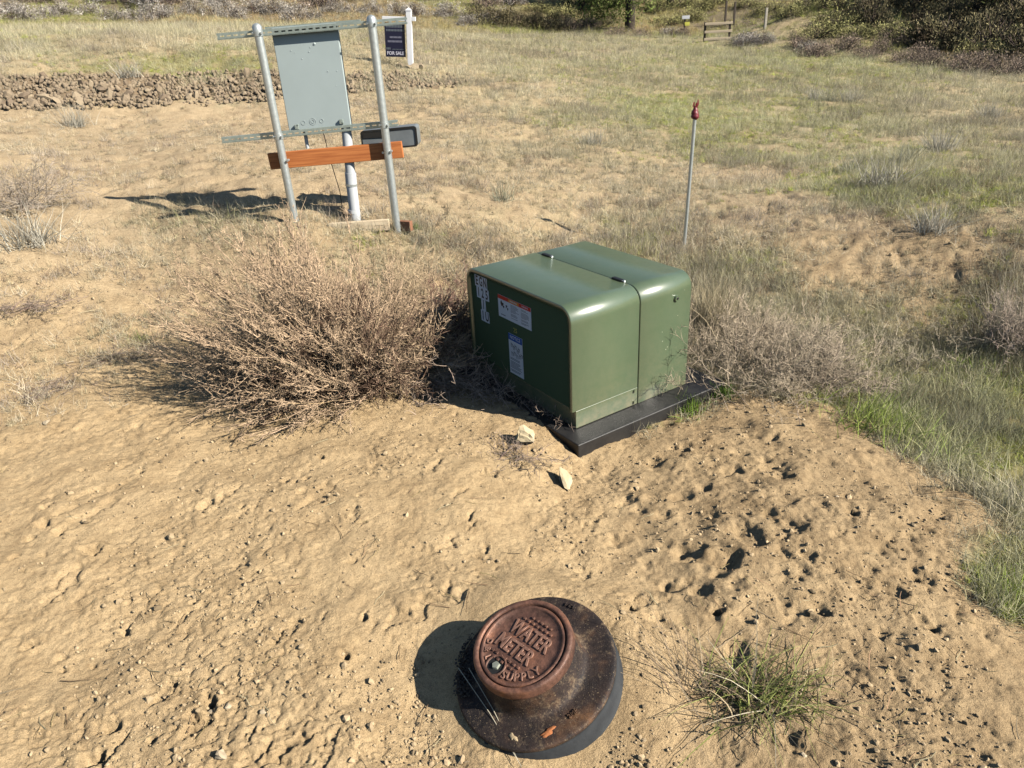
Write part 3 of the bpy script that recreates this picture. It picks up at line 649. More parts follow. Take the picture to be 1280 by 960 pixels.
def text_mesh(s, size, bold=0, extr=0.0, align='CENTER', space=1.0):
    cu = bpy.data.curves.new('t', 'FONT'); cu.body = s; cu.size = size; cu.align_x = align; cu.align_y = 'CENTER'; cu.offset = bold; cu.extrude = extr; cu.space_character = space; cu.resolution_u = 3
    if extr: cu.bevel_depth = extr * .18; cu.bevel_resolution = 0
    o = bpy.data.objects.new('t', cu); col.objects.link(o); dg = bpy.context.evaluated_depsgraph_get(); me = bpy.data.meshes.new_from_object(o.evaluated_get(dg)); bpy.data.objects.remove(o); bpy.data.curves.remove(cu); return me
def lettering(s, size, m, parent, M4, bold=0, extr=0, name='lettering', sx=1.0, **k):
    me = text_mesh(s, size, bold, extr, **k); me.transform(M4 @ Matrix.Diagonal((sx, 1, 1, 1))); me.materials.clear(); me.materials.append(m); return link(name, me, parent)
def join_meshes(name, items, parent, m):
    import bmesh
    bm = bmesh.new()
    for me in items: bm.from_mesh(me)
    me = bpy.data.meshes.new(name); bm.to_mesh(me); bm.free(); me.materials.append(m); return link(name, me, parent)
# door frame of reference: text x runs towards -b, text y up, normal -a
def doorM(b, z, a=.011, rot=0): return Matrix(((0, 0, -1, a), (-1, 0, 0, b), (0, 1, 0, z), (0, 0, 0, 1))) @ Matrix.Rotation(rot, 4, 'Z')
def label_plate(name, b0, b1, z0, z1, m, parent=cab, a=.0108):
    mb = MB(); mb.box((a - .0012, min(b0, b1), z0), (a + .0008, max(b0, b1), z1)); return mb.build(name, m, parent)
def lrect(mb, b0, b1, z0, z1, a=.0094): mb.add([(a, b0, z0), (a, b1, z0), (a, b1, z1), (a, b0, z1)], [(0, 1, 2, 3)])
# stencilled number tags: rows EGN / 125 / 1 / 1U
cw, chh = .0375, .060
for row, (txt, b0) in enumerate([('EGN', .806), ('125', .796), ('1', .757), ('1U', .768)]):
    z1 = .567 - row * (chh + .0008)
    for i, ch in enumerate(txt):
        bb = b0 - i * (cw + .0006)
        pl = label_plate('number_tag', bb, bb - cw, z1 - chh, z1, M_LABW)
        lettering(ch, .068, M_INK, pl, doorM(bb - cw / 2, z1 - chh / 2, .0093), bold=.0018, sx=.62 if ch in 'GN' else .7)
wl = label_plate('warning_label', .596, .317, .399, .514, M_LABW)
mb = MB(); lrect(mb, .596, .317, .494, .514); mb.build('red_band', M_LABR, wl)
mb = MB(); lrect(mb, .505, .415, .496, .512, .0090); mb.build('orange_patch', M_LABO, wl)
lettering('WARNING', .0125, M_LABW, wl, doorM(.460, .504, .0086), bold=.0002)
lettering('WARNING', .011, M_LABW, wl, doorM(.365, .504, .0090), bold=.0002)
mb = MB(); rr_ = random.Random(9)
def blot(mb, b, z, r0, k=11):
    mb.add([(.0093, b + r0 * rr_.uniform(.35, 1.15) * math.cos(-q * 6.283 / k), z + r0 * rr_.uniform(.35, 1.15) * math.sin(-q * 6.283 / k)) for q in range(k)], [tuple(range(k))])
blot(mb, .560, .470, .019); blot(mb, .548, .458, .011); blot(mb, .520, .468, .008); lrect(mb, .528, .515, .468, .473, .0092); blot(mb, .512, .455, .008); blot(mb, .524, .461, .006)
mb.build('pictogram', M_INK, wl)
mb = MB()
for cb in (.487, .400):
    z = .486
    while z > .41:
        lrect(mb, cb, cb - .07 * rr_.uniform(.6, 1), z - .0022, z)
        z -= .0052 if rr_.random() > .15 else .010
lrect(mb, .575, .535, .412, .4165); mb.build('print_line', M_GREYINK, wl)['kind'] = 'stuff'
nl = label_plate('notice_label', .520, .402, .112, .330, M_LABW)
mb = MB(); lrect(mb, .520, .402, .296, .330); mb.build('blue_band', M_LABB, nl)
lettering('NOTICE', .026, M_LABW, nl, doorM(.461, .313, .0089), bold=.0004, sx=.95)
mb = MB()
for (b, z) in [(.50, .272), (.482, .262), (.468, .27), (.45, .25), (.44, .262), (.498, .225), (.478, .232), (.456, .222), (.432, .228), (.418, .236)]:
    lrect(mb, b, b - .004, z - .014, z + .012, .0092); lrect(mb, b, b - .016, z + .002, z + .006, .0091); lrect(mb, b - .012, b - .016, z - .012, z + .004, .0090)
mb.build('pictogram', M_GREYINK, nl)
mb = MB(); z = .200
while z > .122:
    lrect(mb, .512, .512 - .1 * rr_.uniform(.7, 1), z - .003, z); z -= .0068 if rr_.random() > .2 else .012
mb.build('print_line', M_GREYINK, nl)['kind'] = 'stuff'
lettering('25', .034, M_YEL, cab, doorM(.458, .357, .0108), bold=.0006, name='number_mark')
# pad it stands on: a thing of its own
pad = empty('equipment_pad', (BO.x, BO.y, BO.z), (0, 0, A_YAW)); tag(pad, 'black plastic ground pad under the green transformer box', 'equipment pad')
mb = MB(); mb.box((-.065, -.115, -.115), (.92, .955, -.002)); mb.build('slab', M_PAD, pad, .007, 3)

# ------------------------------------------------------------------ water meter box
zz = Vector(METER_N); cw_ = Vector((1, 0, 0)); 
LIDH = .122
lidc = Vector(METER_C) + zz * LIDH
p_w = onplane(515 / 4 + 500, 230 / 4 + 720, np.array(lidc), METER_N); p_r = onplane(720 / 4 + 500, 370 / 4 + 720, np.array(lidc), METER_N)
bx = Vector(p_r - p_w).normalized(); bx = (bx - zz * bx.dot(zz)).normalized(); by = zz.cross(bx)
RM = Matrix((bx, by, zz)).transposed().to_4x4(); RM.translation = Vector(METER_C)
met = empty('water_meter_cover', (0, 0, 0)); met.matrix_world = RM
tag(met, 'round rusty cast iron water meter cover raised on a wide flange in bare sand', 'meter cover')
FR = .230
mb = MB(); RZ = -.010; mb.lathe([(.10, -.004), (FR - .004, -.006), (FR, -.002), (FR, .008), (FR - .004, .012), (FR - .02, .0125), (FR - .045, .0125), (.160, .0135), (.1515, .016), (.145, .024), (.1405, .038), (.138, .056), (.1345, .080), (.1330, .088), (.1335, .0895)], 96)
rim = MB(); rim.lathe([(.1325, .0885), (.1385, .0990 + RZ), (.1410, .104 + RZ), (.1408, .128 + RZ), (.1385, .134 + RZ), (.131, .136 + RZ), (.126, .135 + RZ), (.1235, .131 + RZ), (.1225, .122 + RZ), (.10, .120 + RZ)], 96); rm = rim.build('lid_seat', M_LID, met); tx_ = rm.modifiers.new('sub', 'SUBSURF'); tx_.levels = 1; tx_.render_levels = 1
fl = mb.build('flange', M_IRON, met)
tex = fl.modifiers.new('sub', 'SUBSURF'); tex.levels = 1; tex.render_levels = 1
mb = MB(); LR = .1205
mb.lathe([(LR, .107), (LR, .1195), (LR - .002, .1215), (LR - .007, .122), (LR - .0095, .1205), (LR - .011, .1175), (.09, .1170), (.05, .1170), (.012, .1170)], 96, cap=True)
lid = mb.build('lid', M_LID, met)
# raised letters and pattern squares
Z0 = .1165
def lidtext(s, size, x, y, rot=0, name='lettering', sx=1.0, bold=.0006):
    return lettering(s, size, M_LETTER, lid, Matrix.Translation((x, y, Z0 + .0022)) @ Matrix.Rotation(rot, 4, 'Z'), bold=bold, extr=.0022, name=name, sx=sx)
lidtext('WATER', .058, .004, .030, sx=.70, bold=.0007); lidtext('METER', .058, -.010, -.022, sx=.74, bold=.0007)
def arc(s, a0, a1, rad_, size):
    for i, ch in enumerate(s):
        a = math.radians(a0 + (a1 - a0) * i / max(len(s) - 1, 1)); lidtext(ch, size, rad_ * math.cos(a), rad_ * math.sin(a), a + math.pi / 2, sx=.95, bold=.0003)
arc('D&L', -154, -126, .099, .024); arc('SUPPLY', -79, -22, .095, .031)
mb = MB()
for y0, n_, x0 in ((.078, 5, .004), (.064, 7, .000), (-.056, 7, -.012), (-.069, 6, -.004)):
    for i in range(n_):
        x_ = x0 + (i - (n_ - 1) / 2) * .0165; mb.obox((x_, y0, Z0 + .002), (.0042, 0, 0), (0, .0036, 0), (0, 0, .0028))
mb.build('tread_block', M_LID, lid, .0008, 1)['kind'] = 'stuff'
la = math.radians(-90 - 14); lx, ly = .088 * math.cos(la), .088 * math.sin(la)
mb = MB(); V = []; F = []; n = 20
for rr2, zz2 in ((.031, .1168), (.031, .1212), (.0265, .1216), (.025, .1175)):
    for k in range(n):
        q = 6.2832 * k / n; V.append((lx + rr2 * math.cos(q), ly + rr2 * math.sin(q), zz2))
for i in range(3):
    for k in range(n): F.append((i * n + k, i * n + (k + 1) % n, (i + 1) * n + (k + 1) % n, (i + 1) * n + k))
mb.add(V, F, True); lk = mb.build('lock_collar', M_LID, lid)
mb = MB(); mb.tube([(lx, ly, .1165), (lx, ly, .1182)], .0253, 20); mb.build('lock_pocket', M_DARKIN, lk)
mb = MB(); mb.tube([(lx + .002, ly, .1182), (lx + .002, ly, .1245)], [.0125, .0105], 5); mb.build('lock_bolt', M_BOLT, lk, .001, 1)
# cast marks, rust scab and sand patch on the flange
def flat_blob(name, cx, cy, r0, asp, m, z=.0128, seed=0, ang=0, parent=met):
    rg = random.Random(seed); k = 26; ring0 = []; ph = [rg.uniform(0, 6.28) for _ in range(4)]
    for q in range(k):
        a = q * 6.2832 / k; rad_ = r0 * (1 + .22 * math.sin(2 * a + ph[0]) + .16 * math.sin(3 * a + ph[1]) + .12 * math.sin(5 * a + ph[2]) + .08 * math.sin(9 * a + ph[3]))
        x_, y_ = rad_ * math.cos(a), rad_ * asp * math.sin(a); ring0.append((cx + x_ * math.cos(ang) - y_ * math.sin(ang), cy + x_ * math.sin(ang) + y_ * math.cos(ang)))
    V = [(x_, y_, z + flz(x_, y_) - .001) for x_, y_ in ring0] + [(cx + (x_ - cx) * .8, cy + (y_ - cy) * .8, z + flz(x_, y_) + .0016) for x_, y_ in ring0] + [(cx, cy, z + flz(cx, cy) + .0025)]
    F = [(i, (i + 1) % k, k + (i + 1) % k, k + i) for i in range(k)] + [(k + i, k + (i + 1) % k, 2 * k) for i in range(k)]
    mb = MB(); mb.add(V, F, True); return mb.build(name, m, parent)
def flz(x_, y_): 
    d = math.hypot(x_, y_); return float(np.interp(d, [.1405, .145, .1515, .160, FR], [.026, .0115, .0035, .001, 0]))
RMi = RM.inverted()
def meter_local(cx, cy):
    P = onplane(500 + cx / 4, 720 + cy / 4, np.array(Vector(METER_C) + zz * .013), METER_N); return RMi @ Vector(P)
q = meter_local(740, 780); q2 = meter_local(660, 825); q3 = meter_local(820, 735); ang = math.atan2(q3.y - q2.y, q3.x - q2.x)
flat_blob('rust_scab', q.x, q.y, .021, .42, M_RUST, seed=2, ang=ang)
q = meter_local(565, 805); flat_blob('sand_patch', q.x, q.y, .013, .6, M_SANDM, seed=4)
for cx, cy, s_, rot in ((865, 690, '2MP', 0), (850, 150, '1 2 4', 0)):
    q = meter_local(cx, cy); an = math.atan2(q.y, q.x)
    lettering(s_, .016, M_IRON, fl, Matrix.Translation((q.x, q.y, .0145 + flz(q.x, q.y))) @ Matrix.Rotation(an + math.pi / 2, 4, 'Z'), extr=.0018)
# plastic riser pipe below the ring
mb = MB(); mb.lathe([(FR - .012, -.008), (FR - .004, -.006), (FR + .002, -.010), (FR + .001, -.2)], 72); mb.build('riser_pipe', M_PIPE, met)
# gravel thrown on the shaded side of the flange
M_DKG = noisy('dark_gravel', (.03, .026, .022), (.10, .085, .07), 40, .9)
rg = np.random.default_rng(12); Vg = []; Fg = []; nb = 0
base = np.array([[1, 0, 0], [-1, 0, 0], [0, 1, 0], [0, -1, 0], [0, 0, 1], [0, 0, -1]], float); fo = np.array([[0, 2, 4], [2, 1, 4], [1, 3, 4], [3, 0, 4], [2, 0, 5], [1, 2, 5], [3, 1, 5], [0, 3, 5]])
for i in range(520):
    cx = rg.normal(315, 26); cy = rg.uniform(190, 610); q = meter_local(cx, cy); d = math.hypot(q.x, q.y)
    if d < .142 or d > FR + .01: continue
    s_ = rg.uniform(.002, .0055); Vg.append(base * rg.uniform(.6, 1.2, (6, 3)) * s_ + [q.x, q.y, .0125 + flz(q.x, q.y) + s_ * .5 + rg.uniform(0, .006)]); Fg.append(fo + nb); nb += 6
me = mesh_np('gravel', np.concatenate(Vg), np.concatenate(Fg), M_DKG); gv = link('gravel', me, met); gv['kind'] = 'stuff'

# ------------------------------------------------------------------ strut frame with grey enclosure
P1 = np.array(hd(369.7, 278, 5.7)); P2 = np.array(hd(497, 290, 5.5)); fd = (P2 - P1) * [1, 1, 0]; fd /= np.linalg.norm(fd)
yaw = math.atan2(fd[1], fd[0])
fr = empty('meter_stand', P1, (0, 0, yaw)); tag(fr, 'galvanised pipe and strut stand with a plain grey enclosure back and orange board', 'utility stand')
# local: x along frame, -y towards camera, z up from base of left post
def post(x0, zb, x1, zt):
    mb = MB(); mb.tube([(x0, 0, zb - .25), (x1, 0, zt - .012)], .0285, 20); po = mb.build('post', M_GALV, fr)
    mb = MB(); mb.tube([(x1, 0, zt - .035), (x1, 0, zt - .004), (x1, 0, zt + .012), (x1, 0, zt + .020)], [.033, .033, .024, .006], 20); mb.build('post_cap', M_GALV, po)
    return po
post(0, 0, -.018, 1.335); post(.766, -.11, .766, 1.345)
def strut(name, xa, za, xb, zb, y0, w=.041, dp=.035, slots=True):
    """channel of two lips and a back web with slot holes"""
    L = math.hypot(xb - xa, zb - za); ux, uz = (xb - xa) / L, (zb - za) / L; mb = MB(); X = np.array([ux, 0, uz]); Z = np.array([-uz, 0, ux]); o0 = np.array([xa, y0, za])
    mid = o0 + X * L / 2
    mb.obox(mid + Z * (w / 2 - .002), X * L / 2, (0, dp / 2, 0), Z * .0022); mb.obox(mid - Z * (w / 2 - .002), X * L / 2, (0, dp / 2, 0), Z * .0022)
    for s_ in (1, -1): mb.obox(mid + Z * s_ * (w / 2 - .008) + np.array([0, dp / 2, 0]), X * L / 2, (0, .002, 0), Z * .0055)
    # web with slots: side strips and bridges
    for s_ in (1, -1): mb.obox(mid + Z * s_ * (w / 2 - .010) + np.array([0, -dp / 2, 0]), X * L / 2, (0, .0013, 0), Z * .0058)
    p = .012
    while p < L - .02: mb.obox(o0 + X * (p) + np.array([0, -dp / 2, 0]), X * .009, (0, .0013, 0), Z * .0042); p += .0476
    return mb.build(name, M_STRUT, fr, 0)
strut('top_rail', -.318, 1.286, .995, 1.318, .052)
strut('bottom_rail', -.443, .611, .854, .668, .052)
mb = MB(); mb.obox((.34, .088, 1.330), (.66 * .5, 0, .007), (0, .014, 0), (0, 0, .005)); mb.build('rail_cover', M_STRUT, fr)
# enclosure: shallow box behind the rails
ex0, ex1, ez0, ez1 = .050, .510, .640, 1.325; enc = empty('enclosure', (0, 0, 0)); enc.parent = fr
mb = MB(); V = [(ex0, .073, ez0 + .0), (ex1, .073, ez0 + .022), (ex1 + .0, .073, ez1 + .01), (ex0, .073, ez1)]; V += [(a, .115, c_) for a, _, c_ in V]
mb.add(V, [(0, 1, 2, 3), (7, 6, 5, 4), (0, 4, 5, 1), (1, 5, 6, 2), (2, 6, 7, 3), (3, 7, 4, 0)]); box_ = mb.build('back_panel', M_PANEL, enc, .006, 2)
for fx, fz, rr2 in [(.62, .83, .010), (.80, .93, .005), (.25, .78, .004), (.30, .76, .003), (.40, .70, .004), (.52, .76, .004), (.76, .57, .0045), (.90, .57, .0035), (.78, .90, .003), (.86, .43, .003), (.55, .80, .004)]:
    mb = MB(); x_ = ex0 + (ex1 - ex0) * fx; z_ = ez0 + (ez1 - ez0) * fz; mb.tube([(x_, .074, z_), (x_, .0715 - rr2 * .3, z_)], [rr2, rr2 * .5], 12); mb.build('rivet', M_PANEL, enc)
def ringm(x_, z_, r1, r2, yy=.0722):
    mb = MB(); n = 28; V = []
    for q_, rr2, y2 in ((0, r1, 0.0006), (1, (r1 + r2) / 2, -.0016), (2, r2, .0006)):
        for k in range(n): a = 6.2832 * k / n; V.append((x_ + rr2 * math.cos(a), yy + y2, z_ + rr2 * math.sin(a)))
    mb.add(V, [(i * n + k, i * n + (k + 1) % n, (i + 1) * n + (k + 1) % n, (i + 1) * n + k) for i in range(2) for k in range(n)], True); return mb
for x_, z_, r1 in ((.235, .705, .024), (.235, .705, .013), (.165, .70, .016), (.30, .707, .015)): ringm(x_, z_, r1, r1 - .003).build('knockout', M_PANEL, enc)
for x_ in (.115, .445):
    mb = MB(); mb.obox((x_, .066, .675 + .02 * (x_ > .3)), (.014, 0, 0), (0, .010, 0), (0, 0, .016)); mb.obox((x_ + .012, .058, .69), (.004, 0, 0), (0, .006, 0), (0, 0, .006)); mb.build('clip', M_STRUT, enc, .002, 1)
def clamp(x_, z_):
    mb = MB(); V = []; mb.tube([(x_, 0, z_ - .02), (x_, 0, z_ + .02)], .0325, 18); mb.tube([(x_ + .028, -.018, z_), (x_ + .034, -.036, z_)], .008, 8); mb.tube([(x_ - .028, -.018, z_), (x_ - .032, -.030, z_)], .007, 8); return mb.build('pipe_clamp', M_GALV, fr)
clamp(-.017, 1.295); clamp(.766, 1.312); clamp(-.009, .625); clamp(.766, .665)
# orange board behind the posts
bd = empty('cross_board', (0, 0, 0)); bd.parent = fr
ux = (.868 + .126); zz1 = .447 + .0; mb = MB(); L = math.hypot(.994, .038)
X = np.array([.994, 0, .038]) / L; Zb = np.array([-X[2], 0, X[0]]); mid = np.array([.371, .0485, .466])
brd = MB(); brd.obox((0, 0, 0), (L / 2, 0, 0), (0, .0185, 0), (0, 0, .0575)); bo = brd.build('board', M_WOOD, bd, .003, 2); bo.location = Vector(mid); bo.rotation_euler = (0, -math.atan2(.038, .994), 0)
for x_, z_ in ((.004, .458), (-.055, .452), (.766, .485), (.70, .475)):
    mb = MB(); mb.tube([(x_ + .03, -.0, z_), (x_ + .03, -.035 if abs(x_) < .01 or x_ > .75 else .02, z_)], .009, 6); mb.build('bolt', M_GALV, bd)
mb = MB(); mb.tube([(.16, .09, .66), (.16, .09, .52)], .013, 12); mb.build('nipple', M_PVC, fr)
mb = MB(); mb.tube([(.29, .10, .65), (.31, .09, .45), (.35, .085, .2), (.345, .085, -.05)], .0035, 6); mb.build('ground_wire', M_BLACK, fr)
# conduit
cp = empty('conduit', (0, 0, 0)); cp.parent = fr
mb = MB(); mb.tube([(.470, .078, .66), (.452, .078, .33)], .036, 24); mb.build('upper_pipe', M_PVC, cp)
mb = MB(); mb.tube([(.4525, .078, .335), (.447, .078, .235)], .042, 24); mb.build('coupling', M_PVC, cp)
mb = MB(); mb.tube([(.4475, .078, .253), (.446, .078, .238)], .0432, 24); mb.build('strap', M_GALV, cp)
mb = MB(); mb.tube([(.447, .078, .24), (.432, .078, -.25)], [.040, .041], 24); mb.build('lower_pipe', M_PVC, cp)
mb = MB(); mb.tube([(.4345, .078, .06), (.4335, .078, .035)], .0435, 24); mb.build('pipe_collar', M_PVC, cp)
# junction box behind the right post
jb = empty('junction_box', (0, 0, 0)); jb.parent = fr
def rrect(x0, x1, z0, z1, r_, n=5):
    P = []
    for cx, cz, a0 in ((x1 - r_, z0 + r_, -90), (x1 - r_, z1 - r_, 0), (x0 + r_, z1 - r_, 90), (x0 + r_, z0 + r_, 180)):
        for k in range(n + 1): a = R(a0 + 90 * k / n); P.append((cx + r_ * math.cos(a), cz + r_ * math.sin(a)))
    return P
pr = rrect(.545, .965, .468, .612, .022)
mb = MB(); n = len(pr); V = [(a, y_, b + (a - .545) * .04) for y_ in (.17, .33) for a, b in pr]; mb.add(V, [(i, (i + 1) % n, n + (i + 1) % n, n + i)[::-1] for i in range(n)], True); mb.add(V[n:], [tuple(range(n))[::-1]]); mb.add([(a, .172, c_) for a, _, c_ in V[:n]], [tuple(range(n))]); mb.build('box_body', noisy('dark_grey_box', (.13, .145, .155), (.19, .21, .22), 9, .5), jb)
mb = MB(); pi_ = rrect(.557, .953, .480, .600, .016)
V = [(a, .165, b + (a - .545) * .04) for a, b in pr] + [(a, .165, b + (a - .545) * .04) for a, b in pi_] + [(a, .178, b + (a - .545) * .04) for a, b in pr]
F = [(i, (i + 1) % n, n + (i + 1) % n, n + i) for i in range(n)] + [(i, (i + 1) % n, 2 * n + (i + 1) % n, 2 * n + i)[::-1] for i in range(n)]
mb.add(V, F); mb.build('rim', M_BLACK, jb)
mb = MB(); mb.box((.560, .166, .560), (.76, .171, .6)); mb.build('dark_lid', M_BLACK, jb)
# boards lying at the foot
g0 = empty('ground_board', (0, 0, 0)); c0 = (P1 + np.array([fd[0], fd[1], 0]) * .50); g0.location = (c0[0], c0[1] - .03, c0[2] - .040); g0.rotation_euler = (0, R(-1.0), yaw + .03)
tag(g0, 'pale weathered plank lying on edge at the foot of the strut stand', 'plank')
mb = MB(); mb.box((-.24, -.019, -.045), (.215, .019, .035)); mb.build('plank_face', M_WOODP, g0, .002)
g1 = empty('wood_offcut', Vector(P1) + Vector(fd) * .835 + Vector((0, .0, -.06)), (0, 0, yaw - .4)); tag(g1, 'short red brown wood offcut lying beside the right post of the stand', 'wood offcut')
mb = MB(); mb.box((-.05, -.02, -.04), (.05, .02, .035)); mb.build('block', M_WOODR, g1, .003)

# ------------------------------------------------------------------ marker stake
sb_ = ground(855, 310); stt = onplane(868.5, 148, np.array(sb_), np.array([0, -1., 0])); stp = onplane(870, 124, np.array(sb_), np.array([0, -1., 0]))
stk = empty('marker_stake', sb_); tag(stk, 'thin galvanised pipe stake with red tape wrapped round its top', 'stake')
T_ = Vector(stt) - sb_; T2 = Vector(stp) - sb_
mb = MB(); mb.tube([-T_ * .15, T_ * 1.05], .0135, 14); mb.build('pipe', M_GALV, stk)
mb = MB(); rr_ = random.Random(3); pts = []; rd = []
for k in range(10): pts.append(T_ + (T2 - T_) * (k / 9 * .62 - .05) + Vector((rr_.uniform(-.004, .004), 0, 0))); rd.append([.017, .026, .030, .028, .024, .027, .022, .019, .016, .012][k])
mb.tube(pts, rd, 12)
mb.build('tape_wrap', M_RED, stk)
for s_, ln in ((-1, .055), (1, .07), (.2, .05)):
    mb = MB(); b0 = T_ + (T2 - T_) * .45; e = Vector((s_ * .014, -.01, ln)); sd_ = Vector((.008, .004, 0)); mid_ = b0 + e * .5 + Vector((s_ * .008, 0, 0))
    V = [b0 - sd_, b0 + sd_, mid_ + sd_, mid_ - sd_, b0 + e + sd_ * .5, b0 + e - sd_ * .5]; V2 = [v_ + Vector((0, .002, 0)) for v_ in V]
    mb.add(V + V2, [(0, 1, 2, 3), (3, 2, 4, 5), (7, 6, 9, 8), (8, 9, 11, 10), (0, 6, 7, 1), (4, 10, 11, 5)]); mb.build('tape_end', M_RED, stk)

# ------------------------------------------------------------------ for sale sign
sg = ground(513.5, 84); ss = empty('for_sale_sign', sg, (0, R(4.2), R(-4))); tag(ss, 'small navy for sale board hanging from a white post at the far edge', 'sign')
K14 = np.linalg.norm(np.array(sg) - CAM) / FPX      # metres per pixel there
ht = 65 * K14 * .88
mb = MB(); mb.box((-.048, -.048, -.2), (.048, .048, ht)); mb.build('post', M_WHITE, ss, .006)
mb = MB(); mb.add([(-.056, -.056, ht), (.056, -.056, ht), (.056, .056, ht), (-.056, .056, ht), (0, 0, ht + .05)], [(0, 1, 4), (1, 2, 4), (2, 3, 4), (3, 0, 4), (3, 2, 1, 0)]); mb.build('post_cap', M_WHITE, ss)
mb = MB(); mb.box((-.48, -.035, ht - .17), (-.050, .035, ht - .10)); mb.box((.050, -.035, ht - .17), (.12, .035, ht - .10)); mb.build('arm', M_WHITE, ss, .004)
mb = MB(); mb.box((-.45, -.008, ht - .76), (-.085, .008, ht - .20)); sp_ = mb.build('sign_board', M_NAVY, ss)
def SM(x_, z_): return Matrix(((1, 0, 0, x_), (0, 0, -1, -.011), (0, 1, 0, z_), (0, 0, 0, 1)))
lettering('FOR SALE', .078, M_SIGNTXT, sp_, SM(-.267, ht - .70), bold=.0025, sx=.95)
mb = MB()
for z_, x0, x1, h_, mm in ((.45, -.36, -.16, .028, 0), (.52, -.40, -.14, .032, 0)):
    x_ = x0
    while x_ < x1: mb.box((x_, -.0095, ht - z_), (x_ + .016, -.0085, ht - z_ + h_)); x_ += .024
mb.build('small_print', mat('sign_grey_text', (.2, .2, .26), .5), sp_)['kind'] = 'stuff'
mb = MB()
for z_, x0, x1, h_ in ((.28, -.42, -.13, .045), (.34, -.42, -.12, .035), (.64, -.43, -.37, .035), (.64, -.32, -.12, .012)):
    x_ = x0
    while x_ < x1: mb.box((x_, -.0095, ht - z_), (x_ + .018, -.0085, ht - z_ + h_)); x_ += .027
mb.build('small_print', M_SIGNDIM, sp_)['kind'] = 'stuff'

# ------------------------------------------------------------------ stones
import bmesh
def stone_mesh(name, seed, mat_, dims=(1, 1, 1), cuts=9, subd=1):
    rg = np.random.default_rng(seed); bm = bmesh.new(); bmesh.ops.create_icosphere(bm, subdivisions=subd, radius=1)
    for i in range(cuts):                              # flatten against random planes: broken, faceted stone
        n_ = Vector(rg.normal(0, 1, 3)).normalized(); d_ = rg.uniform(.42, .8)
        for v in bm.verts:
            k = v.co.dot(n_) - d_
            if k > 0: v.co -= n_ * k
    for v in bm.verts: v.co = Vector((v.co.x * dims[0], v.co.y * dims[1], v.co.z * dims[2])) + Vector(rg.normal(0, .03, 3) * np.array(dims))
    me = bpy.data.meshes.new(name); bm.to_mesh(me); bm.free(); me.materials.append(mat_); return me
for (px, py, dims, lab, sd, rz) in [(655, 553, (.055, .045, .045), 'squat pale rock among dead twigs left of the pad corner', 5, .4), (706, 603, (.024, .066, .03), 'long narrow pale rock standing in sand before the pad corner', 8, .3)]:
    g = ground(px, py); o = link('rock', stone_mesh('rock', sd, M_ROCK, tuple(1.45 * q_ for q_ in dims), 26, 3)); o.location = (g.x, g.y, sz(g.x, g.y) + .026); o.rotation_euler = (.35, .25, rz); tag(o, lab, 'rock')
M_STONE = noisy('tan_stone', (.38, .30, .2), (.5, .41, .28), 30, .9, bump=.4)
for px, py, s_, lab in [(277, 950, .020, 'larger round tan stone beside a dark hollow at the bottom left edge'), (262, 888, .013, 'tan stone left of a small dark hollow in the lower left sand'), (285, 884, .010, 'smallest tan stone in the lower left sand'), (59, 530, .018, 'rounded brown stone alone on the sand at left edge'), (1046, 620, .008, 'small light stone on the trodden sand right of centre'), (1003, 944, .010, 'pale pebble below the front grass clump'), (330, 892, .009, 'grey pebble lying right of the lower left hollows')]:
    g = ground(px, py); o = link('stone', stone_mesh('stone', int(px), M_STONE, (s_ * 1.2, s_, s_ * .8), 8, 2)); o.location = (g.x, g.y, sz(g.x, g.y) + s_ * .3); tag(o, lab, 'stone')

# rock bank on the left
bank = empty('rock_bank', ground(160, 115)); tag(bank, 'low bank of broken brown rock at the back of the bare sand', 'rock bank')
M_BROWNR = []
for i, (c1, c2) in enumerate([((.20, .15, .10), (.29, .225, .15)), ((.15, .11, .075), (.22, .165, .11)), ((.27, .21, .14), (.36, .285, .19))]): M_BROWNR.append(noisy('brown_rock', c1, c2, 8, .95, bump=.6, bs=25))
protos = [stone_mesh('bank_rock', 40 + i, M_BROWNR[i % 3], (1.2, .9, .8), 7, 1) for i in range(12)]
rk = np.random.default_rng(77); cand = []
bl = Vector(bank.location)
def bank_edges(px): return np.interp(px, [0, 160, 320, 440, 560], [134, 131, 124, 112, 104]), np.interp(px, [0, 160, 320, 440, 560], [97, 97, 91, 92, 97])
n_r = 0
for px in np.arange(-30, 560, 9.0):
    if px > 470 and rk.random() < .5: continue
    lo, hi = bank_edges(px)
    for k in range(5):
        if n_r >= 285: break
        u_ = (k + rk.uniform(.1, .9)) / 5; qx = px + rk.uniform(-5, 5); g = ground(qx, lo + (hi - lo) * u_)
        s_ = rk.choice([.5, .7, 1., 1.3]) * rk.uniform(.04, .075) * (1.15 - .35 * u_)
        o = bpy.data.objects.new('rock', protos[int(rk.integers(12))]); col.objects.link(o); o.parent = bank; o.location = g - bl + Vector((0, 0, s_ * .25)); o.scale = (s_ * rk.uniform(.8, 1.3), s_ * rk.uniform(.8, 1.3), s_ * rk.uniform(.7, 1.2)); o.rotation_euler = rk.uniform(0, 6.28, 3); n_r += 1
Vr = []; Fr = []; nb = 0; pv = []
for me in protos[:6]:
    v_ = np.array([v.co[:] for v in me.vertices]); f_ = np.array([p.vertices[:] for p in me.polygons]); pv.append((v_, f_))
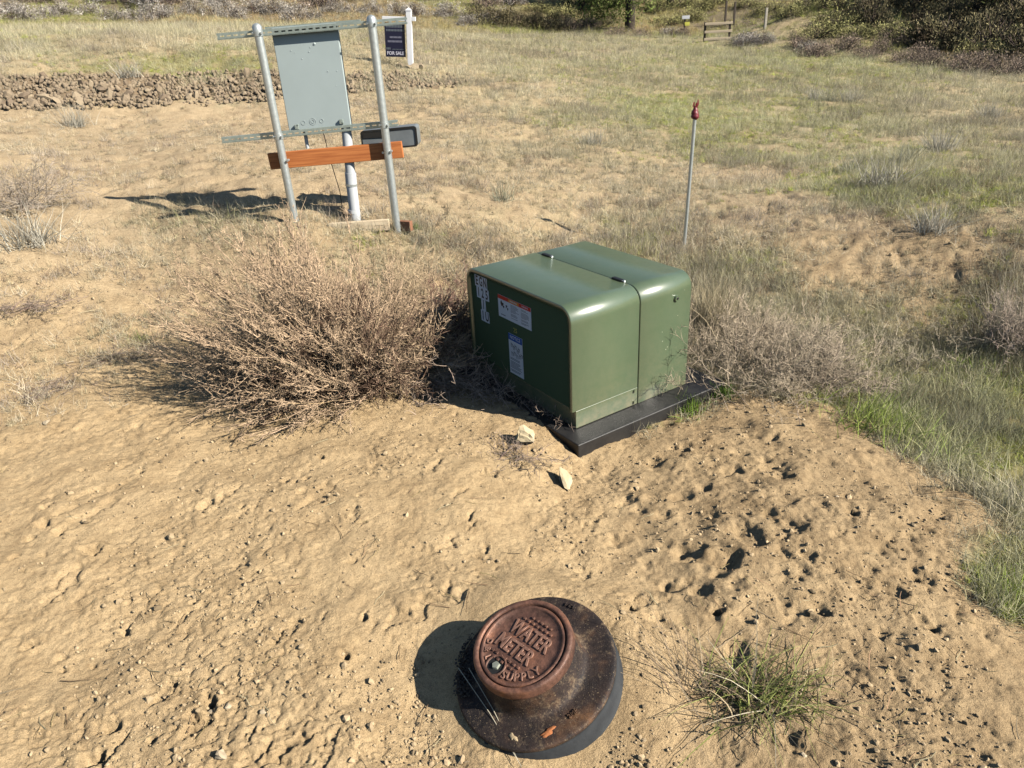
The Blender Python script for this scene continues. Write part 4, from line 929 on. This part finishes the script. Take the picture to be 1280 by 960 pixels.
for i in range(2900):
    px = rk.uniform(-60, 570); lo, hi = bank_edges(px); g = ground(px, rk.uniform(hi - 3, lo + 4)) if i < 1100 else None
    if g is None:                                       # reuse an earlier spot with a shift: cheaper than a new ray
        b0 = spots[int(rk.integers(len(spots)))]; x_, y_ = b0[0] + rk.normal(0, .12), b0[1] + rk.normal(0, .06); g = Vector((x_, y_, b0[2]))
    else:
        if i == 0: spots = []
        spots.append(tuple(g))
    v_, f_ = pv[int(rk.integers(6))]; s_ = rk.uniform(.012, .045); Rm = np.array(Euler(rk.uniform(0, 6.28, 3)).to_matrix()); Vr.append((v_ * s_) @ Rm.T + (np.array(g) - np.array(bl)) + [0, 0, s_ * .3]); Fr.append(f_ + nb); nb += len(v_)
ru = link('rubble', mesh_np('rubble', np.concatenate(Vr), np.concatenate(Fr), M_BROWNR[0]), bank); ru['kind'] = 'stuff'
for k, (dx, dy, s_) in enumerate([(-.16, -.16, .10), (.10, -.2, .085), (-.02, -.24, .07), (.2, -.05, .08)]):
    o = link('foot_rock', stone_mesh('foot_rock', 60 + k, M_BROWNR[2 if k else 1], (s_ * 1.2, s_, s_ * .8), 8, 1), ss); o.location = (dx, dy, .02)

# ------------------------------------------------------------------ shrubs
def dead_bush(name, roots, dirs, L, colr, n2=12, n3=4, r1=.0032, sag=.03, wob=.13, L2=(.12, .28), L3=(.03, .09), seed=0, zmin=0., var=.22, up2=.12, flatt=1., r2=.0017, r3=.0012, dsp=.55):
    """tumbleweed: primary stems, side branches and tiny twiglets"""
    rg = np.random.default_rng(seed); vg = Veg(); N = len(roots)
    P = sweep(roots, dirs, L, 9, sag, wob * .45, rg); P[:, :, 2] = np.maximum(P[:, :, 2], zmin + .004)
    V, F, per = tubes(P, r1 * np.linspace(1, .3, 9)[None] * rg.uniform(.7, 1.3, (N, 1))); vg.add(V, F, percol(np.array(colr) * .85, var, N, per, rg))
    idx = np.repeat(np.arange(N), n2); t_ = rg.uniform(.18, 1, len(idx)) ** .8; p0, tg = along(P[idx], t_)
    d = unit(tg + rg.normal(0, dsp, (len(idx), 3)) + [0, 0, up2]); l2 = rg.uniform(*L2, len(idx)) * (1.15 - .6 * t_)
    P2 = sweep(p0, d, l2, 6, 0, wob, rg); P2[:, :, 2] = np.maximum(P2[:, :, 2], zmin + .003)
    jit = rg.uniform(.65, 1.5, (len(idx), 6)); V, F, per = tubes(P2, r2 * np.linspace(1, .5, 6)[None] * jit); c2 = np.repeat(np.array(colr)[None] * np.exp(rg.normal(0, var, (len(idx), 1))), per, 0); vg.add(V, F, c2)
    idx3 = np.repeat(np.arange(len(idx)), n3); t_ = rg.uniform(.15, 1, len(idx3)); p0, tg = along(P2[idx3], t_)
    d = unit(tg * .8 + rg.normal(0, .6, (len(idx3), 3))); P3 = sweep(p0, d, rg.uniform(*L3, len(idx3)), 4, 0, wob * 1.3, rg); P3[:, :, 2] = np.maximum(P3[:, :, 2], zmin)
    jit = rg.uniform(.6, 1.6, (len(idx3), 4)); V, F, per = tubes(P3, r3 * np.linspace(1, .6, 4)[None] * jit); vg.add(V, F, np.repeat(np.array(colr)[None] * 1.12 * np.exp(rg.normal(0, var, (len(idx3), 1))), per, 0))
    return vg
def fan(rg, n, az0, az1, el0, el1, spread, lean=(0, 0)):
    az = R(1) * rg.uniform(az0, az1, n); s_ = rg.uniform(math.sin(R(el0)), math.sin(R(el1)), n); el = np.arcsin(s_)
    d = np.stack([np.cos(az) * np.cos(el) + lean[0], np.sin(az) * np.cos(el) + lean[1], np.sin(el)], 1)
    root = np.stack([rg.normal(0, spread, n), rg.normal(0, spread, n), np.zeros(n)], 1); return root, unit(d), el, az
# the big tumbleweed
g = ground(440, 478); rgb = np.random.default_rng(21); n = 330
root, d, el, az = fan(rgb, n, 0, 360, 6, 89, .09, (-.25, .10))
L = (.80 + .15 * np.cos(az - math.pi)) * rgb.uniform(.84, 1.06, n) * np.where(np.cos(az) > .3, .74, 1) * np.where((np.sin(az) < -.2) & (el < .6), .82, 1)
vg = dead_bush('tumbleweed', root, d, L, (.50, .36, .235), 15, 8, seed=22, L2=(.14, .34), L3=(.010, .036), sag=.0, wob=.07, r1=.0030, r2=.0016, r3=.0014, dsp=.30)
rgb = np.random.default_rng(29); root, d, el, az = fan(rgb, 150, 0, 360, 4, 88, .12, (-.2, .08))          # inner twigs coloured dark to paint in the shade at its heart
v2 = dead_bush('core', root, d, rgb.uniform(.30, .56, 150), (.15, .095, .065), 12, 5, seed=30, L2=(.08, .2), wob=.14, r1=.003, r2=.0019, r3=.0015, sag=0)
bush = empty('dry_bush', g); tag(bush, 'large brown dead tumbleweed bush left of the green box', 'dead bush')
link('outer_twigs', vg.mesh('outer_twigs', M_VEG), bush); link('inner_twigs', v2.mesh('inner_twigs', M_VEG), bush)
# fine fringe behind it: second mound
g = ground(505, 425); rgb = np.random.default_rng(23); root, d, el, az = fan(rgb, 110, 0, 360, 15, 88, .16, (0, .0))
vg = dead_bush('b', root, d, rgb.uniform(.38, .64, 110), (.46, .345, .215), 11, 5, seed=24, r1=.002, L2=(.08, .2), wob=.09, r2=.0013, r3=.001, sag=0)
o = link('dry_bush', vg.mesh('dry_bush', M_VEG)); o.location = g; tag(o, 'fine twigged tan bush between the large tumbleweed and the green box', 'dead bush')
# low arching purple-grey brush in front of the shaded door
g = ground(575, 468); rgb = np.random.default_rng(25); root, d, el, az = fan(rgb, 95, -120, 60, 5, 70, .10, (.3, -.25))
root[:, 0] += rgb.uniform(-.25, .15, 95)
vg = dead_bush('b', root, d, rgb.uniform(.30, .56, 95), (.42, .32, .25), 7, 3, seed=26, r1=.0028, sag=.16, wob=.2, L2=(.1, .24), L3=(.03, .08), up2=-.05)
o = link('dry_bush', vg.mesh('dry_bush', M_VEG)); o.location = g; tag(o, 'low arching tangle of dead stems lying against the pad', 'dead bush')
# dark shrub in the shade of the box
g = ground(572, 430); rgb = np.random.default_rng(27); root, d, el, az = fan(rgb, 60, 0, 360, 25, 88, .09)
vg = dead_bush('b', root, d, rgb.uniform(.25, .42, 60), (.22, .13, .10), 9, 4, seed=28, r1=.002)
o = link('dry_bush', vg.mesh('dry_bush', M_VEG)); o.location = g; tag(o, 'dark red brown shrub in the shade at the left side of the box', 'dead bush')
# right of box
for (px, py, n, L0, L1, sprd, cc, lab, sd) in [(950, 488, 120, .28, .48, .14, (.42, .34, .245), 'grey brown dead bush right of the pad, nearest the box', 31), (1030, 486, 70, .16, .32, .09, (.42, .34, .25), 'grey brown dead bush right of the pad, farther from the box', 33),
                                      (925, 450, 70, .18, .32, .08, (.42, .34, .24), 'upright brown bush close behind the right corner of the pad', 35)]:
    g = ground(px, py); g = ground(px, py - 8); rgb = np.random.default_rng(sd); root, d, el, az = fan(rgb, n, 0, 360, 10, 85, sprd)
    vg = dead_bush('b', root, d, rgb.uniform(L0, L1, n), cc, 9, 4, seed=sd + 1, r1=.0018, r2=.0012, r3=.0009, L2=(.07, .17), L3=(.02, .06)); o = link('dry_bush', vg.mesh('dry_bush', M_VEG)); o.location = g; tag(o, lab, 'dead bush')
for (px, py, n, L0, L1, sprd, cc, lab, sd) in [(1130, 455, 34, .10, .2, .2, (.42, .36, .26), 'thin low grey weeds right of the grey brown bushes', 41), (1285, 440, 80, .22, .40, .07, (.40, .32, .25), 'purple grey bush at the right edge of the photo', 43), (1180, 430, 22, .08, .18, .12, (.38, .32, .22), 'sparse grey weeds left of the bush at the right edge', 45)]:
    g = ground(px, py); rgb = np.random.default_rng(sd); root, d, el, az = fan(rgb, n, 0, 360, 20, 88, sprd)
    vg = dead_bush('b', root, d, rgb.uniform(L0, L1, n), cc, 7, 3, seed=sd + 1, r1=.0017, r2=.0011, r3=.0009, L2=(.06, .16), L3=(.02, .06)); o = link('dry_bush', vg.mesh('dry_bush', M_VEG)); o.location = g; tag(o, lab, 'dead bush')
# bleached grass clumps
def grass_clump(name, n, L0, L1, lean, wd, c1, c2, spread, seed, sag=.1, bias=(0, 0), K=6, rx=1.0):
    rg = np.random.default_rng(seed); az = rg.uniform(0, 6.283, n); le = np.abs(rg.normal(0, lean, n)).clip(0, 1.45)
    d = np.stack([np.cos(az) * np.sin(le) + bias[0], np.sin(az) * np.sin(le) + bias[1], np.cos(le)], 1); root = np.stack([rg.normal(0, spread, n) * rx, rg.normal(0, spread, n), np.full(n, -.01)], 1)
    P = sweep(root, unit(d), rg.uniform(L0, L1, n), K, sag, .08, rg); P[:, 1:, 2] = np.maximum(P[:, 1:, 2], .004); side = unit(np.cross(d, rg.normal(0, 1, (n, 3))))
    V, F, per = ribbons(P, wd * np.linspace(1, .15, K)[None] * rg.uniform(.6, 1.3, (n, 1)), side); k = rg.random((n, 1)); c_ = (np.array(c1) * k + np.array(c2) * (1 - k)) * np.exp(rg.normal(0, .2, (n, 1)))
    return mesh_np(name, V, F, M_LEAF, np.repeat(c_, per, 0))
for (px, py, n, L0, L1, lean, wd, c1, c2, sprd, lab, cat, sd, bias) in [
    (890, 415, 700, .18, .40, .3, .0018, (.62, .54, .36), (.46, .37, .22), .07, 'tall bleached grass clump standing behind the right face of the box', 'grass clump', 51, (.1, 0)),
    (1262, 420, 170, .25, .48, .5, .002, (.62, .56, .42), (.44, .37, .27), .09, 'tall pale arching grass clump at the right edge', 'grass clump', 53, (-.2, 0)),
    (780, 322, 300, .10, .22, .5, .0016, (.50, .46, .22), (.30, .33, .1), .16, 'yellow green grass clump behind the back corner of the box', 'grass clump', 55, (0, 0)),
    (862, 512, 160, .05, .12, .5, .0022, (.30, .45, .07), (.18, .28, .04), .035, 'bright green grass tuft at the right end of the pad edge', 'grass tuft', 57, (0, 0)),
    (905, 498, 110, .05, .1, .5, .0022, (.15, .24, .04), (.10, .18, .03), .03, 'dark green grass tuft beside the pad, right of the brighter tuft', 'grass tuft', 59, (0, 0)),
    (1085, 535, 260, .10, .24, .6, .002, (.46, .52, .15), (.26, .36, .06), .09, 'tall green and straw grass clump at the edge of the sand', 'grass clump', 61, (.1, -.1)),
    (1150, 560, 220, .08, .2, .7, .0018, (.58, .54, .30), (.28, .38, .08), .10, 'mixed straw and green grass clump farther right along the sand edge', 'grass clump', 63, (.1, 0)),
    (1265, 745, 320, .04, .09, .5, .0022, (.42, .56, .08), (.28, .42, .05), .06, 'bright lime green grass patch at the lower right edge of the sand', 'grass patch', 65, (0, 0)),
    (1270, 640, 150, .12, .30, .9, .0016, (.62, .56, .42), (.42, .36, .24), .06, 'straggling white straw clump at the right edge of the sand', 'grass clump', 67, (-.3, 0)),
    (1230, 470, 260, .05, .12, .5, .0022, (.38, .50, .08), (.24, .36, .05), .14, 'green grass patch below the bush at the right edge', 'grass patch', 69, (0, 0)),
    (175, 425, 90, .04, .10, .7, .0016, (.24, .28, .08), (.30, .26, .13), .03, 'small green grass tuft in dead straw left of the large tumbleweed', 'grass tuft', 71, (0, 0)),
    (520, 287, 60, .03, .08, .5, .002, (.14, .28, .03), (.10, .2, .03), .02, 'small vivid green tuft beside the right post of the stand', 'grass tuft', 73, (0, 0))]:
    g = ground(px, py); o = link(cat.replace(' ', '_'), grass_clump(cat.replace(' ', '_'), n, L0, L1, lean, wd, c1, c2, sprd, sd, bias=bias)); o.location = (g.x, g.y, sz(g.x, g.y)); tag(o, lab, cat)
# clump in front: green-yellow blades over dead straw
g = ground(950, 872); fc = empty('front_grass_clump', (g.x, g.y, sz(g.x, g.y))); tag(fc, 'half green half dry grass clump on the sand right of the meter cover', 'grass clump'); fc.scale = (1.35, 1.35, 1.15)
link('green_blade', grass_clump('green_blade', 200, .08, .19, .8, .0017, (.42, .44, .16), (.18, .22, .05), .035, 81, sag=.22, bias=(.15, -.1), rx=1.4), fc)
link('dead_blade', grass_clump('dead_blade', 230, .06, .18, 1.0, .0014, (.46, .37, .24), (.16, .11, .07), .045, 82, sag=.26, rx=1.5), fc)
g = ground(862, 880); stw = empty('dry_straw', (g.x, g.y, sz(g.x, g.y))); tag(stw, 'flattened bundle of dry straw stalks between the meter cover and grass clump', 'dry straw')
link('stalk', grass_clump('stalk', 80, .14, .32, 1.2, .0017, (.52, .43, .29), (.26, .18, .12), .035, 83, sag=.10, bias=(-.1, .5)), stw)
for a_, b_, lab in (((573, 835), (652, 962), 'left of two crossing white straws on the meter flange'), ((586, 835), (648, 955), 'right of two crossing white straws on the meter flange')):
    A1 = np.array(onplane(*a_, np.array(Vector(METER_C) + zz * .035), METER_N)); B1 = np.array(ground(*b_)) + [0, 0, .012]
    mb = MB(); mb.tube([A1, A1 * .5 + B1 * .5 + np.array([.004, 0, .006]), B1], [.0012, .0011, .0007], 5); o = mb.build('straw', mat('bleached_straw', (.55, .5, .38), .7)); tag(o, lab, 'straw')
link('long_straw', grass_clump('long_straw', 9, .18, .30, 1.1, .0016, (.62, .56, .42), (.5, .43, .3), .02, 87, sag=.05), fc)
# flat dead debris mats at left
for px, py, n, sp1, lab, sd in [(30, 385, 90, .13, 'flattened grey weed at the left edge below the pale bush', 91), (150, 440, 70, .10, 'flattened twigs and straw left of the tumbleweed shadow', 92), (40, 490, 110, .15, 'low mat of dead grey twigs at the left edge near the tracks', 93), (640, 575, 40, .06, 'thin dead twigs round the squat pale rock', 94), (690, 520, 46, .05, 'curly dead twigs against the near corner of the pad', 95)]:
    g = ground(px, py); rgb = np.random.default_rng(sd); az = rgb.uniform(0, 6.28, n); root = np.stack([rgb.normal(0, sp1, n), rgb.normal(0, sp1 * .6, n), np.full(n, .008)], 1)
    d = np.stack([np.cos(az), np.sin(az), rgb.uniform(-.05, .25 if sd != 95 else .8, n)], 1); vg = dead_bush('b', root, unit(d), rgb.uniform(.06, .2, n), (.30, .23, .18), 4, 2, seed=sd, r1=.0016, r2=.0011, r3=.0009, sag=.05, L2=(.03, .08), L3=(.015, .04), up2=0)
    o = link('dead_weed', vg.mesh('dead_weed', M_VEG)); o.location = (g.x, g.y, sz(g.x, g.y)); tag(o, lab, 'dead weed')
# pale grey rabbitbrush at left and over the field
def pale_shrub(seed, n=170, c1=(.56, .53, .44), c2=(.38, .35, .28)): return grass_clump('pale_shrub', n, .18, .38, .55, .0022, c1, c2, .06, seed, sag=.03)
ps = [pale_shrub(101), pale_shrub(102), pale_shrub(103, 130, (.46, .45, .34), (.28, .28, .18))]
for px, py, s_, k, lab in [(38, 305, 1.15, 0, 'pale grey shrub at the left edge above the flattened weeds'), (1103, 232, 1.15, 0, 'whitest field shrub, above the green strip right of the stake'), (1172, 188, 1.1, 1, 'grey field shrub up and right of the whitest shrub'), (1132, 203, .9, 2, 'greenish shrub between two pale shrubs at right'), (1062, 215, .8, 2, 'thin pale shrub left of the whitest field shrub'),
                        (1167, 288, .85, 1, 'pale shrub on the small sand mound at right'), (741, 180, .85, 0, 'pale upright shrub in the field left of the stake'), (162, 96, 1.15, 0, 'pale shrub on top of the rock bank at left'), (1018, 124, 1.0, 1, 'left shrub of three small ones in the mid field'), (1038, 126, 1.0, 2, 'middle shrub of three small ones in the mid field'), (1064, 127, 1.0, 1, 'right shrub of three small ones in the mid field'),
                        (628, 250, .75, 2, 'faint straw shrub in the field above the box'), (95, 158, 1.1, 1, 'grey shrub on the bare sand below the rock bank'), (1236, 146, 1.0, 0, 'whitish shrub at the right side of the mid field')]:
    g = ground(px, py); o = bpy.data.objects.new('pale_shrub', ps[k]); col.objects.link(o); o.location = g; o.scale = (s_ * 1.2, s_ * 1.2, s_ * .8); o.rotation_euler = (0, 0, px * .37); tag(o, lab, 'shrub', 'pale shrubs dotted over the field')
rgb = np.random.default_rng(111); root, d, el, az = fan(rgb, 60, 0, 360, 10, 85, .1); vg = dead_bush('b', root, d, rgb.uniform(.25, .45, 60), (.40, .33, .26), 8, 3, seed=112, r1=.002, L2=(.08, .2))
o = link('dry_bush', vg.mesh('dry_bush', M_VEG)); o.location = ground(22, 262); tag(o, 'brown twiggy bush at the left edge behind the pale shrub', 'dead bush')
g = ground(300, 275); o = link('grass_clump', grass_clump('grass_clump', 200, .08, .2, .6, .0018, (.46, .4, .26), (.24, .26, .1), .22, 113, rx=1.6)); o.location = g; tag(o, 'dry grass clump in the shadow strip left of the stand', 'grass clump')
g = ground(340, 288); o = link('grass_clump', grass_clump('grass_clump', 240, .06, .16, .6, .0016, (.50, .42, .27), (.34, .28, .17), .22, 114, rx=1.8)); o.location = g; tag(o, 'dry grass clump at the foot of the left post of the stand', 'grass clump')

# ------------------------------------------------------------------ far shrubs and trees
def leaf_shrub(name, seed, n=1500, c1=(.33, .30, .28), c2=(.20, .17, .15), rad=(.5, .5, .42), leaf=.015, stems=60, K=1, green=None):
    rg = np.random.default_rng(seed); vg = Veg()
    root, d, el, az = fan(rg, stems, 0, 360, 15, 88, .06); P = sweep(root, d, rg.uniform(.6, 1, stems) * rad[0], 5, .0, .1, rg); V, F, per = tubes(P, np.linspace(.010, .003, 5)[None] * np.ones((stems, 1))); vg.add(V, F, percol((.12, .09, .075), .2, stems, per, rg))
    nc = 38; cl = unit(rg.normal(0, 1, (nc, 3))) * rg.uniform(.35, 1, (nc, 1)) ** .5; cl[:, 2] = np.abs(cl[:, 2]); cl *= rad; k = rg.integers(0, nc, n)
    pos = cl[k] + rg.normal(0, 1, (n, 3)) * np.array(rad) * .16; pos[:, 2] = np.abs(pos[:, 2]); d1 = unit(rg.normal(0, 1, (n, 3)) + unit(pos + 1e-3) * .9 + [0, 0, .6]); sd_ = unit(np.cross(d1, rg.normal(0, 1, (n, 3))))
    l_ = leaf * rg.uniform(.6, 1.6, (n, 1)); V = np.stack([pos - sd_ * l_ * .3, pos + sd_ * l_ * .3, pos + d1 * l_ * 1.8 + sd_ * l_ * .12, pos + d1 * l_ * 1.8 - sd_ * l_ * .12], 1).reshape(-1, 3); F = np.arange(4 * n).reshape(n, 4)
    cc = np.array(c1) * rg.random((nc, 1)) + np.array(c2) * (1 - rg.random((nc, 1))) ; cc = cc[k] * np.exp(rg.normal(0, .25, (n, 1))); vg.add(V, F, np.repeat(np.clip(cc, .01, 1), 4, 0)); return vg.mesh(name, M_VEG)
sage = [leaf_shrub('sagebrush', 200 + i, 3600, (.42, .385, .34), (.32, .28, .235)) for i in range(3)]
brown = [leaf_shrub('brown_shrub', 210 + i, 3200, (.34, .26, .195), (.22, .165, .125)) for i in range(2)]
dark = [leaf_shrub('dark_shrub', 220 + i, 4200, (.20, .18, .085), (.11, .08, .05), leaf=.02) for i in range(3)]
olive = [leaf_shrub('olive_shrub', 230 + i, 3600, (.34, .33, .125), (.23, .205, .09), leaf=.018) for i in range(2)]
rs = np.random.default_rng(55)
ORD = 'leftmost second third fourth fifth sixth seventh eighth ninth tenth eleventh twelfth thirteenth fourteenth fifteenth sixteenth seventeenth eighteenth nineteenth twentieth twenty-first twenty-second twenty-third twenty-fourth twenty-fifth twenty-sixth twenty-seventh twenty-eighth twenty-ninth thirtieth thirty-first thirty-second thirty-third thirty-fourth'.split()
PUT = {}
def name_by_place():
    # each bush of a group is singled out by its place in the row, counted as the camera sees it
    for grp, lst in PUT.items():
        lst.sort(key=lambda t_: t_[0])
        for i, (_, o) in enumerate(lst): o['label'] = (ORD[i] + (', ' if i == 0 else ' from the left, ') + o['label'])
def put(nm, me, px, py, s_, sz_, lab, cat, grp):
    g = ground(px, py); o = bpy.data.objects.new(nm, me); col.objects.link(o); o.location = g - Vector((0, 0, .05)); o.scale = (s_, s_ * rs.uniform(.8, 1.2), sz_); o.rotation_euler = (0, 0, rs.uniform(0, 6.28)); tag(o, lab, cat, grp); PUT.setdefault(grp, []).append((px, o))
for px in np.arange(-20, 640, 26):
    put('sagebrush', sage[int(rs.integers(3))], px + rs.uniform(-8, 8), rs.uniform(14, 25) + 8 * (px > 560), rs.uniform(.8, 1.3), rs.uniform(.7, 1.4), 'grey sagebrush in the front row behind the left field', 'sagebrush', 'front row of sagebrush behind the left field')
for px in np.arange(-10, 660, 34):
    put('sagebrush', sage[int(rs.integers(3))] if rs.random() < .6 else brown[0], px + rs.uniform(-8, 8), rs.uniform(-6, 8), rs.uniform(1.2, 1.9), rs.uniform(1.3, 2.2), 'grey and brown brush on the slope above the sagebrush row', 'sagebrush', 'brush on the slope above the sagebrush row')
for px, py in [(600, 27), (625, 30), (648, 33), (668, 36), (690, 38), (712, 38), (735, 36)]:
    put('dark_shrub', dark[int(rs.integers(3))] if px < 700 else brown[1], px, py, rs.uniform(.9, 1.3), rs.uniform(1., 1.5), 'dark brush in the shaded band left of the tree', 'shrub', 'dark brush left of the tree')
for px, py, nm, lst in [(850, 45, 'brown', brown), (938, 52, 'sage', sage), (928, 57, 'sage', sage), (955, 53, 'sage', sage), (835, 44, 'sage', sage), (1010, 66, 'sage', sage), (1022, 70, 'brown', brown), (1000, 60, 'brown', brown), (770, 45, 'brown', brown), (800, 46, 'brown', brown)]:
    put('low_shrub', lst[int(rs.integers(2))], px, py, rs.uniform(.8, 1.1), rs.uniform(.6, .95), 'low brush where the green field meets the hillside', 'shrub', 'low brush at the far edge of the field')
for px, py in [(1085, 72), (1105, 66), (1125, 78), (1145, 76), (1165, 84), (1190, 84), (1210, 90), (1235, 88), (1255, 94), (1275, 90), (1060, 62), (1120, 55)]:
    put('brown_shrub', brown[int(rs.integers(2))], px + rs.uniform(-6, 6), py, rs.uniform(.7, 1.3), rs.uniform(.5, 1.1), 'brown brush along the foot of the right hillside', 'shrub', 'brown brush at the foot of the right hillside')
for px, py in [(1140, 20), (1160, 35), (1185, 30), (1180, 52), (1205, 50), (1215, 25), (1230, 62), (1245, 40), (1265, 58), (1275, 30), (1150, 8), (1195, 8), (1240, 12), (1110, 12), (1090, 28), (1170, 60), (1275, 70)]:
    put('dark_shrub', dark[int(rs.integers(3))], px + rs.uniform(-6, 6), py, rs.uniform(1.1, 1.9), rs.uniform(1.1, 2.1), 'dark dense brush on the right hillside', 'shrub', 'dark brush on the right hillside')
for px, py in [(1040, 30), (1065, 45), (1020, 45), (1100, 45), (1215, 70), (1250, 72), (1275, 50), (990, 20), (960, 14), (1010, 8), (1050, 10), (870, 12), (845, 8), (820, 14), (900, 5), (935, 8), (860, 25), (835, 30), (750, 22), (700, 22), (670, 14), (760, 8), (1200, 18)]:
    put('olive_shrub', olive[int(rs.integers(2))], px + rs.uniform(-6, 6), py, rs.uniform(.9, 1.5), rs.uniform(.7, 1.2), 'olive green scrub on the hillside', 'shrub', 'olive green scrub on the hillside')
name_by_place()
def tree(px, py, h_, crown_r, tr, c1, c2, lab, seed, n=9000):
    g = ground(px, py); t_ = empty('juniper_tree', g - Vector((0, 0, .05))); tag(t_, lab, 'tree'); rg = np.random.default_rng(seed)
    mb = MB(); pts = [(0, 0, -.1), (.02, 0, h_ * .2), (-.03, .02, h_ * .45), (0, 0, h_ * .85)]; mb.tube(pts, [tr * 1.2, tr, tr * .7, tr * .15], 12)
    for k in range(14):
        a = rg.uniform(0, 6.28); z0 = h_ * rg.uniform(.22, .75); L_ = crown_r * rg.uniform(.6, 1); mb.tube([(0, 0, z0), (math.cos(a) * L_ * .5, math.sin(a) * L_ * .5, z0 + .15), (math.cos(a) * L_, math.sin(a) * L_, z0 + L_ * .4)], [tr * .4, tr * .22, tr * .06], 6)
    mb.build('trunk', M_BARK, t_)
    nc = 60; a = rg.uniform(0, 6.28, nc); zc = h_ * rg.uniform(.13, 1.0, nc); rr2 = crown_r * np.sqrt(rg.random(nc)) * np.clip(1.25 - zc / h_, .25, 1); cc = np.stack([np.cos(a) * rr2, np.sin(a) * rr2, zc], 1)
    k = rg.integers(0, nc, n); pos = cc[k] + rg.normal(0, 1, (n, 3)) * crown_r * .13; d1 = unit(rg.normal(0, 1, (n, 3)) + [0, 0, .4]); sd_ = unit(np.cross(d1, rg.normal(0, 1, (n, 3)))); l_ = .05 * rg.uniform(.6, 1.6, (n, 1))
    V = np.stack([pos - sd_ * l_ * .35, pos + sd_ * l_ * .35, pos + d1 * l_ * 1.6 + sd_ * l_ * .1, pos + d1 * l_ * 1.6 - sd_ * l_ * .1], 1).reshape(-1, 3); F = np.arange(4 * n).reshape(n, 4); mixv = rg.random((nc, 1))
    col_ = (np.array(c1) * mixv + np.array(c2) * (1 - mixv))[k] * np.exp(rg.normal(0, .25, (n, 1))); link('crown', mesh_np('crown', V, F, M_LEAF, np.repeat(col_, 4, 0)), t_)
tree(787, 37, 4.4, 2.3, .17, (.20, .25, .065), (.10, .13, .04), 'juniper tree with a dark trunk at the far edge of the field', 301, 15000)
tree(727, 14, 3.6, 1.3, .12, (.06, .08, .03), (.03, .04, .018), 'darker juniper higher on the slope, left of the trunk', 302, 9000)
tree(838, 8, 4.5, 2.2, .14, (.22, .26, .07), (.12, .15, .045), 'light green tree at the top edge, right of the dark trunk', 303, 8000)
tree(1265, 20, 4.0, 1.9, .15, (.12, .14, .035), (.05, .06, .02), 'olive tree at the top right corner of the photo', 304, 8000)

# ------------------------------------------------------------------ far fences and signs
g = ground(897, 51); fe = empty('rail_gate', g, (0, 0, R(-12))); tag(fe, 'low wooden three rail gate at the far end of the field', 'gate'); k_ = (Vector(g) - Vector(CAM)).length / FPX
for i, (z_, m_) in enumerate(((17, M_WOODP), (9.2, M_WOODP), (2, M_WOODP))):
    mb = MB(); mb.obox((0, 0, z_ * k_), (14.5 * k_, 0, .0), (0, .03, 0), (0, 0, .036)); mb.build('rail', m_, fe, .004, 1)
for x_ in (-14, 12):
    mb = MB(); mb.obox((x_ * k_, .06, 8 * k_), (.035, 0, 0), (0, .03, 0), (0, 0, 11 * k_)); mb.build('post', M_DKPOST, fe, .004, 1)
for x_, hgt, lab, px, py in ((0, 24, 'left dark post of the far pair behind the rail gate', 906, 32), (0, 22, 'right dark post of the far pair behind the rail gate', 917, 31), (0, 20, 'single thin post right of the rail gate', 956, 36)):
    g = ground(px, py); k2 = (Vector(g) - Vector(CAM)).length / FPX; o = MB(); o.obox((0, 0, hgt * k2 / 2 - .1), (.035, 0, 0), (0, .035, 0), (0, 0, hgt * k2 / 2 + .1)); ob = o.build('fence_post', M_DKPOST if px != 956 else M_POST, None, .006, 1); ob.location = g; tag(ob, lab, 'post')
g = ground(855, 44); k2 = (Vector(g) - Vector(CAM)).length / FPX; sp2 = empty('trail_sign', g, (0, 0, R(-10))); tag(sp2, 'small white and yellow signs on a dark post left of the gate', 'sign')
mb = MB(); mb.obox((0, 0, 8 * k2), (.035, 0, 0), (0, .035, 0), (0, 0, 10 * k2)); mb.build('post', M_DKPOST, sp2)
mb = MB(); mb.obox((.03, -.05, 17.5 * k2), (4 * k2, 0, 0), (0, .01, 0), (0, 0, 1.7 * k2)); mb.build('white_plate', M_WHITE, sp2, .004, 1)
mb = MB(); mb.obox((2.6 * k2, -.05, 11 * k2), (2.6 * k2, 0, 0), (0, .01, 0), (0, 0, 1.8 * k2)); mb.build('yellow_plate', mat('yellow_plate', (.75, .7, .12), .5), sp2, .004, 1)
print('instances', N_DRY, N_GRN, 'pits', len(pits))
